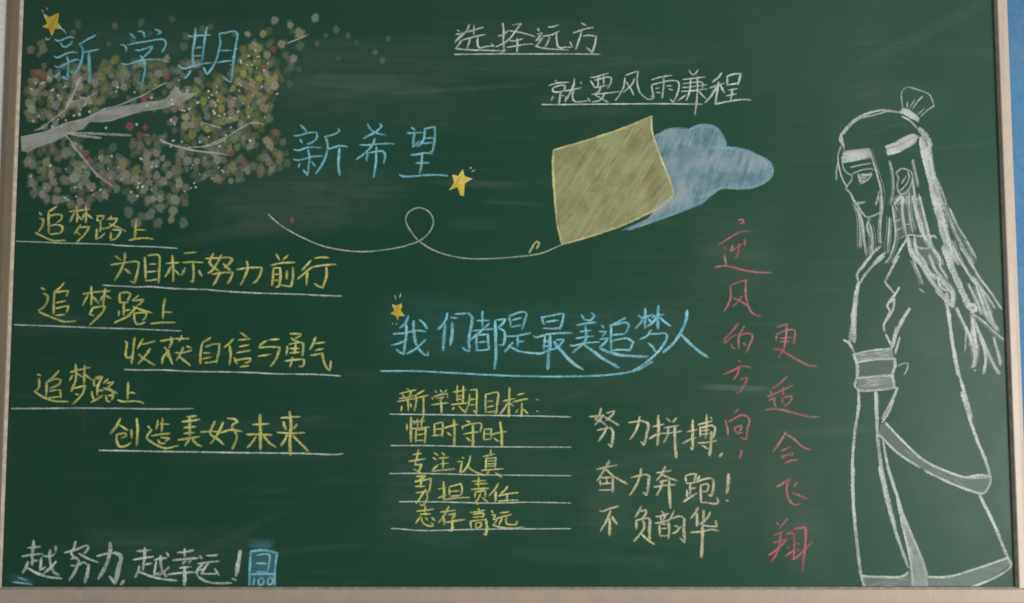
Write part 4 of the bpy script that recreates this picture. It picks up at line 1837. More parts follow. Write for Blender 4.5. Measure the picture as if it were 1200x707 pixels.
# hatching strokes over the rubbed fills
def hatch(name, key, poly, n, ang, spread, ln, part, ghost, hw):
    pts = [(x, z) for x, z in poly]
    xs = [p[0] for p in pts]; zs = [p[1] for p in pts]
    def inside(x, z):
        c = False
        for i in range(len(pts)):
            (x0, z0), (x1, z1) = pts[i], pts[i - 1]
            if (z0 > z) != (z1 > z) and x < (x1 - x0) * (z - z0) / (z1 - z0) + x0: c = not c
        return c
    k = 0
    while k < n:
        x, z = random.uniform(min(xs), max(xs)), random.uniform(min(zs), max(zs))
        a = math.radians(ang + random.uniform(-spread, spread)); L = random.uniform(.4, 1) * ln
        q = [(x + math.cos(a) * L * s + math.sin(a) * 6 * (1 - s * s) * .5, z + math.sin(a) * L * s) for s in (-1, -.5, 0, .5, 1)]
        if not all(inside(*p) for p in q): continue
        V, Fc, U, K = [], [], [], []
        ribbon(q, random.uniform(*hw), V, Fc, U, K, nib=False, ghost=random.uniform(*ghost))
        o = link(name, V, Fc, STROKE[key], PARTS[part], U)
        o.data.attributes.new('pressure', 'FLOAT', 'POINT').data.foreach_set('value', K); k += 1
def outline_of(g, n):
    for gn, items in read_layout(LAYOUT):
        if gn == g:
            for h, st in items:
                if h[1] == n: return st[0][1]
hatch('hatching_stroke', 'paleyellow', outline_of('kite_drawing', 'kite_fill'), 34, 57, 6, 120, 'kite_drawing', (.12, .3), (1.6, 3.6))
hatch('gap_stroke', 'bare', outline_of('kite_drawing', 'kite_fill'), 20, 57, 5, 80, 'kite_drawing', (.2, .45), (.9, 1.6))
hatch('hatching_stroke', 'cloudline', outline_of('cloud_drawing', 'cloud_fill'), 18, 12, 25, 70, 'cloud_drawing', (.15, .35), (3, 6))
hatch('hatching_stroke', 'white', outline_of('cloud_drawing', 'cloud_fill'), 10, 20, 30, 50, 'cloud_drawing', (.10, .22), (3, 6))

for nm, n_, a_, sp_, ln_, gh_ in (('belt_fill', 14, 6, 12, 36, (.3, .6)), ('hem_fill', 10, 4, 10, 40, (.15, .35)), ('fold_fill', 10, -72, 8, 50, (.3, .55)), ('sash_fill', 10, -35, 10, 40, (.15, .35)), ('headband_fill', 8, 28, 8, 26, (.5, .8)), ('headband_front_fill', 6, 6, 6, 26, (.5, .8))):
    hatch('hatching_stroke', 'figure', outline_of('robe_shading', nm), n_, a_, sp_, ln_, 'robe_shading', gh_, (1.0, 2.4))
for (gn, items) in read_layout(LAYOUT):                # the second belt band
    if gn == 'robe_shading':
        for h, st in items:
            if h[1] == 'belt_fill': hatch('hatching_stroke', 'figure', st[1][1], 14, 5, 12, 36, 'robe_shading', (.3, .6), (1.0, 2.4))
ribbon_spot = [(x * 2, z * 2) for x, z in ((421, 1056),)]
V, Fc, U, K = [], [], [], []
ribbon([(ribbon_spot[0][0] - 8, ribbon_spot[0][1] + 6), ribbon_spot[0], (ribbon_spot[0][0] + 12, ribbon_spot[0][1])], 8, V, Fc, U, K, nib=False, ghost=.35)
o = link('finger_mark', V, Fc, STROKE['bare'], PARTS['cloud_drawing'], U)
o.data.attributes.new('pressure', 'FLOAT', 'POINT').data.foreach_set('value', K)

# blossoms: fingertip dabs of chalk, every dab its own piece of the tree drawing
BC = [(0.58, 0.59, 0.46), (0.54, 0.45, 0.34), (0.44, 0.46, 0.20), (0.60, 0.57, 0.17), (0.56, 0.17, 0.17), (0.74, 0.64, 0.42)]
def dab_mesh(name, n=14, wob=.16):
    V, U = [(0, 0, 0)], [(.5, .5)]
    for i in range(n):
        a = i / n * 2 * math.pi; r = 1 + random.uniform(-wob, wob)
        V.append((math.cos(a) * r, 0, math.sin(a) * r)); U.append((.5 + .5 * math.cos(a), .5 + .5 * math.sin(a)))
    Fc = [(0, 1 + i, 1 + (i + 1) % n) for i in range(n)]
    me = bpy.data.meshes.new(name); me.from_pydata(V, [], Fc)
    l = me.uv_layers.new(name='UVMap')
    for lp in me.loops: l.data[lp.index].uv = U[lp.vertex_index]
    me.materials.append(DAB); me.update()
    return me
dabs = [dab_mesh('blossom') for _ in range(6)]
tree = PARTS['tree_drawing']
BLOSSOMS = '-1794,2351,82,110,0,4,42 -1774,2369,72,110,0,4,42 -1858,2215,103,110,0,4,42 -1806,2169,92,110,0,4,42 -1782,2207,72,110,0,4,42 -2071,2080,92,110,0,4,42 -2049,2041,92,110,0,4,42 -2009,1978,82,110,0,4,42 -1949,1936,82,110,0,4,42 -1357,2084,92,110,0,4,42 -1293,2037,82,110,0,4,42 -1162,2600,92,110,0,4,42 -1055,1751,72,110,0,4,42 -2336,2484,103,110,0,4,42 -2293,2463,103,110,0,4,42 -1684,2463,92,110,0,4,42 -1202,2505,82,110,0,4,42 -1142,2185,82,110,0,4,42 -958,2759,113,110,30,0,38 -1032,2682,144,110,30,5,38 -1079,2720,82,110,30,0,38 -1156,2746,103,110,30,0,38 -1214,2677,92,110,30,5,38 -1289,2677,82,110,30,5,38 -1263,2617,113,110,30,0,38 -1191,2574,103,110,30,0,38 -1120,2626,103,110,30,5,38 -1060,2553,103,110,30,0,38 -2328,2443,81,103,-49,2,42 -2308,2398,97,129,18,0,25 -2247,2350,85,99,-56,1,34 -2276,2380,87,102,-59,1,37 -2228,2192,122,135,24,0,45 -2154,2358,94,127,-9,0,42 -2180,2421,81,104,55,1,28 -2203,2358,98,114,21,2,37 -2127,2221,83,123,-46,1,52 -2002,2342,122,120,59,1,30 -2346,2256,106,91,58,2,37 -2033,2336,115,108,-51,2,41 -2354,2331,117,95,-41,2,47 -2194,2276,111,141,-36,1,49 -2163,2325,121,99,24,0,36 -2077,2404,101,140,57,2,31 -2116,2377,77,101,-6,1,26 -2223,2233,81,93,-5,0,43 -2258,2453,83,87,-57,0,44 -2295,2424,110,104,59,1,37 -2226,2319,120,129,-44,0,34 -2106,2415,113,136,8,0,43 -2139,2323,82,100,-10,0,35 -2216,2460,97,135,-49,0,26 -2351,2440,88,85,-23,2,41 -2112,2275,78,88,57,2,28 -2136,2426,101,125,25,0,37 -2129,2484,108,96,-2,2,44 -2099,2326,112,117,53,0,41 -2021,2266,83,112,15,1,35 -2130,2455,110,97,47,1,51 -2278,2211,93,89,-7,0,36 -2153,2203,96,87,3,2,46 -2107,2451,120,114,53,1,45 -2341,2300,115,118,-40,0,48 -2079,2465,101,119,-35,0,28 -2068,2340,101,87,50,0,47 -2334,2384,108,88,4,1,50 -2035,2430,119,116,-46,1,42 -2248,2261,105,91,27,1,48 -2261,2480,78,122,39,0,29 -2139,2379,88,128,-28,1,37 -2297,2599,109,97,15,0,23 -2359,2598,114,106,24,1,33 -2316,2574,78,118,1,1,25 -2306,2633,119,90,-52,1,23 -1795,2414,94,123,-55,0,24 -1933,2427,95,96,-40,0,37 -1758,2425,115,137,49,2,32 -1654,2375,92,130,-26,1,36 -1689,2553,95,138,45,0,37 -1712,2525,110,89,-18,2,22 -1536,2526,118,87,-27,0,27 -1830,2525,101,108,59,0,35 -1530,2442,88,109,-53,0,34 -1956,2467,81,111,17,0,33 -1723,2478,119,94,-3,0,39 -1914,2476,96,114,-25,2,33 -1734,2441,88,87,-41,2,21 -1752,2509,111,87,-48,2,23 -1605,2468,79,110,-45,1,28 -1894,2411,106,125,-16,0,38 -1903,2445,91,115,41,0,26 -1803,2531,104,122,30,0,41 -1929,2455,86,125,15,1,26 -1576,2405,80,90,21,0,25 -1574,2527,97,134,40,0,30 -1667,2419,104,102,31,0,29 -2001,2464,117,89,-50,2,33 -1908,2519,109,114,31,2,23 -1990,2535,82,127,8,2,26 -1960,2529,91,108,52,0,19 -1971,2496,108,120,35,2,33 -2076,2504,103,95,31,2,33 -1879,2473,96,119,-23,0,24 -1999,2506,114,110,25,2,32 -1891,2498,99,117,26,0,26 -1940,2546,116,133,40,2,36 -1538,2391,109,133,-9,2,50 -1420,2235,106,126,-21,2,36 -1483,2147,79,103,-46,1,29 -1223,2375,111,86,-2,2,26 -1342,2256,87,99,26,5,39 -1638,2246,95,139,52,1,40 -1358,2403,89,138,49,3,43 -1415,2349,116,108,-33,2,47 -1555,2223,100,101,58,1,50 -1249,2395,118,112,-30,2,41 -1370,2247,91,100,44,5,28 -1437,2428,100,88,8,2,25 -1330,2435,114,89,-27,1,39 -1241,2231,102,115,-57,2,36 -1361,2325,115,97,5,5,38 -1200,2353,91,109,6,2,43 -1363,2282,83,125,21,1,51 -1275,2293,109,99,7,2,46 -1289,2417,110,139,-41,1,35 -1553,2322,92,108,20,3,30 -1481,2263,91,101,-3,1,34 -1391,2344,83,90,21,1,30 -1407,2271,98,127,-47,2,29 -1313,2228,80,140,-8,5,28 -1397,2241,108,113,50,5,25 -1587,2221,122,132,19,5,39 -1478,2200,102,97,-20,3,47 -1499,2342,112,139,5,3,41 -1608,2311,86,141,59,1,48 -1344,2152,106,96,-50,2,38 -1545,2254,81,137,-28,2,37 -1441,2379,103,117,-52,3,29 -1411,2304,108,106,30,3,47 -1351,2190,80,86,-38,1,28 -1419,2450,118,121,16,2,25 -1455,2325,108,93,55,5,27 -1551,2174,119,118,-11,3,38 -1202,2305,116,109,-7,5,28 -1295,2335,101,110,-57,2,33 -1521,2236,113,137,45,2,28 -1586,2263,95,88,23,5,50 -1614,2337,120,137,59,1,51 -1310,2597,96,133,-33,2,34 -1229,2453,101,92,45,3,48 -1194,2479,90,104,-52,0,45 -1274,2496,78,138,-23,0,27 -1237,2606,117,97,43,2,47 -1287,2527,117,88,-47,2,45 -1240,2572,84,136,-45,2,29 -1227,2416,107,132,-15,2,37 -1187,2410,122,138,-38,5,31 -1337,2498,79,120,-25,2,35 -1149,2456,84,138,14,3,34 -1178,2524,85,118,17,2,32 -1277,2352,106,144,29,3,28 -1244,2538,105,99,-7,2,44 -1307,2475,103,114,-55,3,49 -1177,2448,117,104,12,3,36 -1150,2419,103,117,34,5,40 -1303,2564,94,99,0,2,45 -1225,2340,79,114,31,5,27 -1280,2461,78,144,31,2,39 -1262,2432,116,110,-49,5,33 -1310,2357,105,87,-11,2,49 -2168,2084,132,138,50,0,34 -2315,1883,105,131,-34,1,28 -2099,2101,110,109,11,1,34 -2335,1962,95,114,4,0,24 -2204,2055,100,86,-38,1,35 -2324,2020,97,91,-53,1,26 -2134,1831,92,144,40,0,24 -2132,2078,88,108,-31,0,27 -2234,1974,96,109,-2,0,35 -2276,1995,109,107,45,1,36 -2035,1914,117,93,41,0,36 -2203,1851,133,97,22,0,46 -2076,2024,118,90,-8,0,34 -2086,1843,104,127,2,1,45 -1965,2048,100,107,41,1,34 -2202,1902,87,105,47,1,29 -2354,2038,125,122,14,0,37 -2094,1954,109,111,55,0,23 -2061,1978,95,98,21,0,35 -1978,1967,129,130,-50,1,29 -2124,1957,127,97,-12,0,46 -2110,2024,117,114,7,1,33 -2275,1878,111,123,-16,0,45 -1940,1979,131,103,41,0,23 -2261,2037,110,105,-12,0,29 -2006,1877,99,94,-35,1,28 -2168,1948,113,113,-15,1,33 -2223,1939,115,125,-34,1,42 -2090,1919,91,141,-29,0,33 -2169,1856,100,109,-21,0,34 -2062,1939,110,144,-35,0,34 -2130,2120,91,142,-11,0,28 -2257,1910,119,133,-16,0,31 -2249,1857,96,129,5,0,27 -1967,1875,108,142,-33,0,42 -1993,2059,89,108,50,0,42 -2105,1989,117,105,-7,0,35 -2319,1931,116,140,-41,0,30 -1697,1855,90,113,6,0,44 -1825,1958,122,123,52,0,42 -1726,2027,120,112,4,0,27 -1730,1855,85,118,34,0,44 -1622,1967,127,133,-38,1,23 -1834,1858,122,92,-38,0,23 -1772,2045,105,90,17,1,38 -1526,2042,91,125,-8,0,42 -1773,2079,127,124,-34,0,27 -1788,1951,87,141,13,1,30 -1625,1852,123,131,-35,0,38 -1912,1906,101,112,0,0,31 -1822,1996,124,102,42,2,38 -1660,1869,91,109,-33,2,24 -1818,1926,103,142,-24,2,23 -1718,1972,99,120,43,0,33 -1569,2045,108,90,47,0,42 -1887,2022,129,133,44,2,38 -1854,1946,104,103,20,1,24 -1684,1942,120,111,-32,1,40 -1765,2014,129,97,-15,0,35 -1423,1958,115,132,48,2,42 -1724,2079,87,113,-58,1,46 -1658,1974,98,117,4,0,41 -1758,1975,93,124,1,1,30 -1670,2027,101,88,-33,0,27 -1610,1931,125,133,0,0,46 -1865,1975,111,136,55,0,43 -1729,1902,107,124,-9,0,27 -1486,1966,88,143,51,0,32 -1761,1851,94,107,-8,0,32 -1577,1911,107,94,-14,1,32 -1695,2056,82,109,55,0,39 -1776,1909,128,126,40,0,37 -1889,1960,118,88,-48,1,37 -1600,2084,113,107,-49,1,39 -1616,2029,97,134,34,2,29 -1754,1937,88,105,26,1,45 -1297,2151,77,129,-9,0,24 -1159,2002,83,130,21,0,30 -1168,2119,115,142,-17,5,36 -1207,2013,83,141,-41,2,30 -1174,2038,94,125,51,1,30 -1258,2141,99,117,42,5,27 -1124,2044,107,107,36,1,30 -1410,2100,112,93,24,1,27 -1329,2112,89,128,8,2,40 -1267,2115,88,97,48,0,32 -1117,2073,98,114,-32,5,22 -1357,1945,78,126,8,5,31 -1426,2049,121,106,-23,0,37 -1280,1999,101,121,-45,0,33 -1143,2087,90,136,27,2,22 -1347,2013,118,125,-25,5,23 -1397,2048,90,101,1,1,23 -1187,2145,105,117,28,5,36 -1367,2108,96,131,18,5,25 -1325,2177,100,118,-18,0,22 -1437,2084,119,129,-23,0,22 -1191,2059,117,88,19,0,23 -1747,1778,136,143,56,0,29 -1698,1813,125,121,51,0,28 -1852,1788,140,118,-43,0,25 -1641,1754,97,117,44,0,38 -1634,1797,115,120,22,0,39 -1787,1769,107,85,32,0,20 -1583,1736,121,120,8,0,23 -1813,1737,141,108,-43,0,27 -1709,1737,128,113,38,0,20 -1350,2677,83,94,-51,0,17 -1973,2625,72,127,53,0,11 -1816,2735,100,138,20,0,12 -1592,2664,104,89,-37,0,15 -1946,2717,87,133,-6,0,18 -1545,2672,97,140,0,0,18 -2149,2686,90,106,59,0,13 -1603,2617,105,86,31,0,14 -1771,2677,82,134,55,0,11 -1664,2753,92,112,-38,0,10 -1513,2703,100,118,22,0,15 -1855,2648,101,119,-9,0,11 -1473,2713,93,122,46,0,13 -2129,2726,97,141,-22,0,10 -593,2654,70,126,-18,0,12 -750,2631,86,101,8,0,8 -840,2553,69,93,-56,0,8 -903,2670,68,96,15,0,11 -945,2629,78,135,0,0,15 -793,2669,76,128,-27,0,14 -621,2544,78,99,50,0,15 -853,2699,92,125,-12,0,16 -660,2586,78,108,-29,0,16'
for i, b in enumerate(BLOSSOMS.split()):
    x, z, r, ar, rot, c, al = (int(v) for v in b.split(','))
    o = bpy.data.objects.new('blossom', dabs[i % 6]); COL.objects.link(o); o.parent = tree
    o.location = (x / 2000, -(0.00012 + i * .0000006), z / 2000)
    k = r / 10000 * 1.25; a_ = math.sqrt(ar / 100)
    o.scale = (k / a_, 1, k * a_); o.rotation_euler = (0, rot / 100, 0)
    col = [min(1, v * random.uniform(.88, 1.12)) for v in BC[c]]
    o.color = (*col, min(1, al / 100 * 1.22))
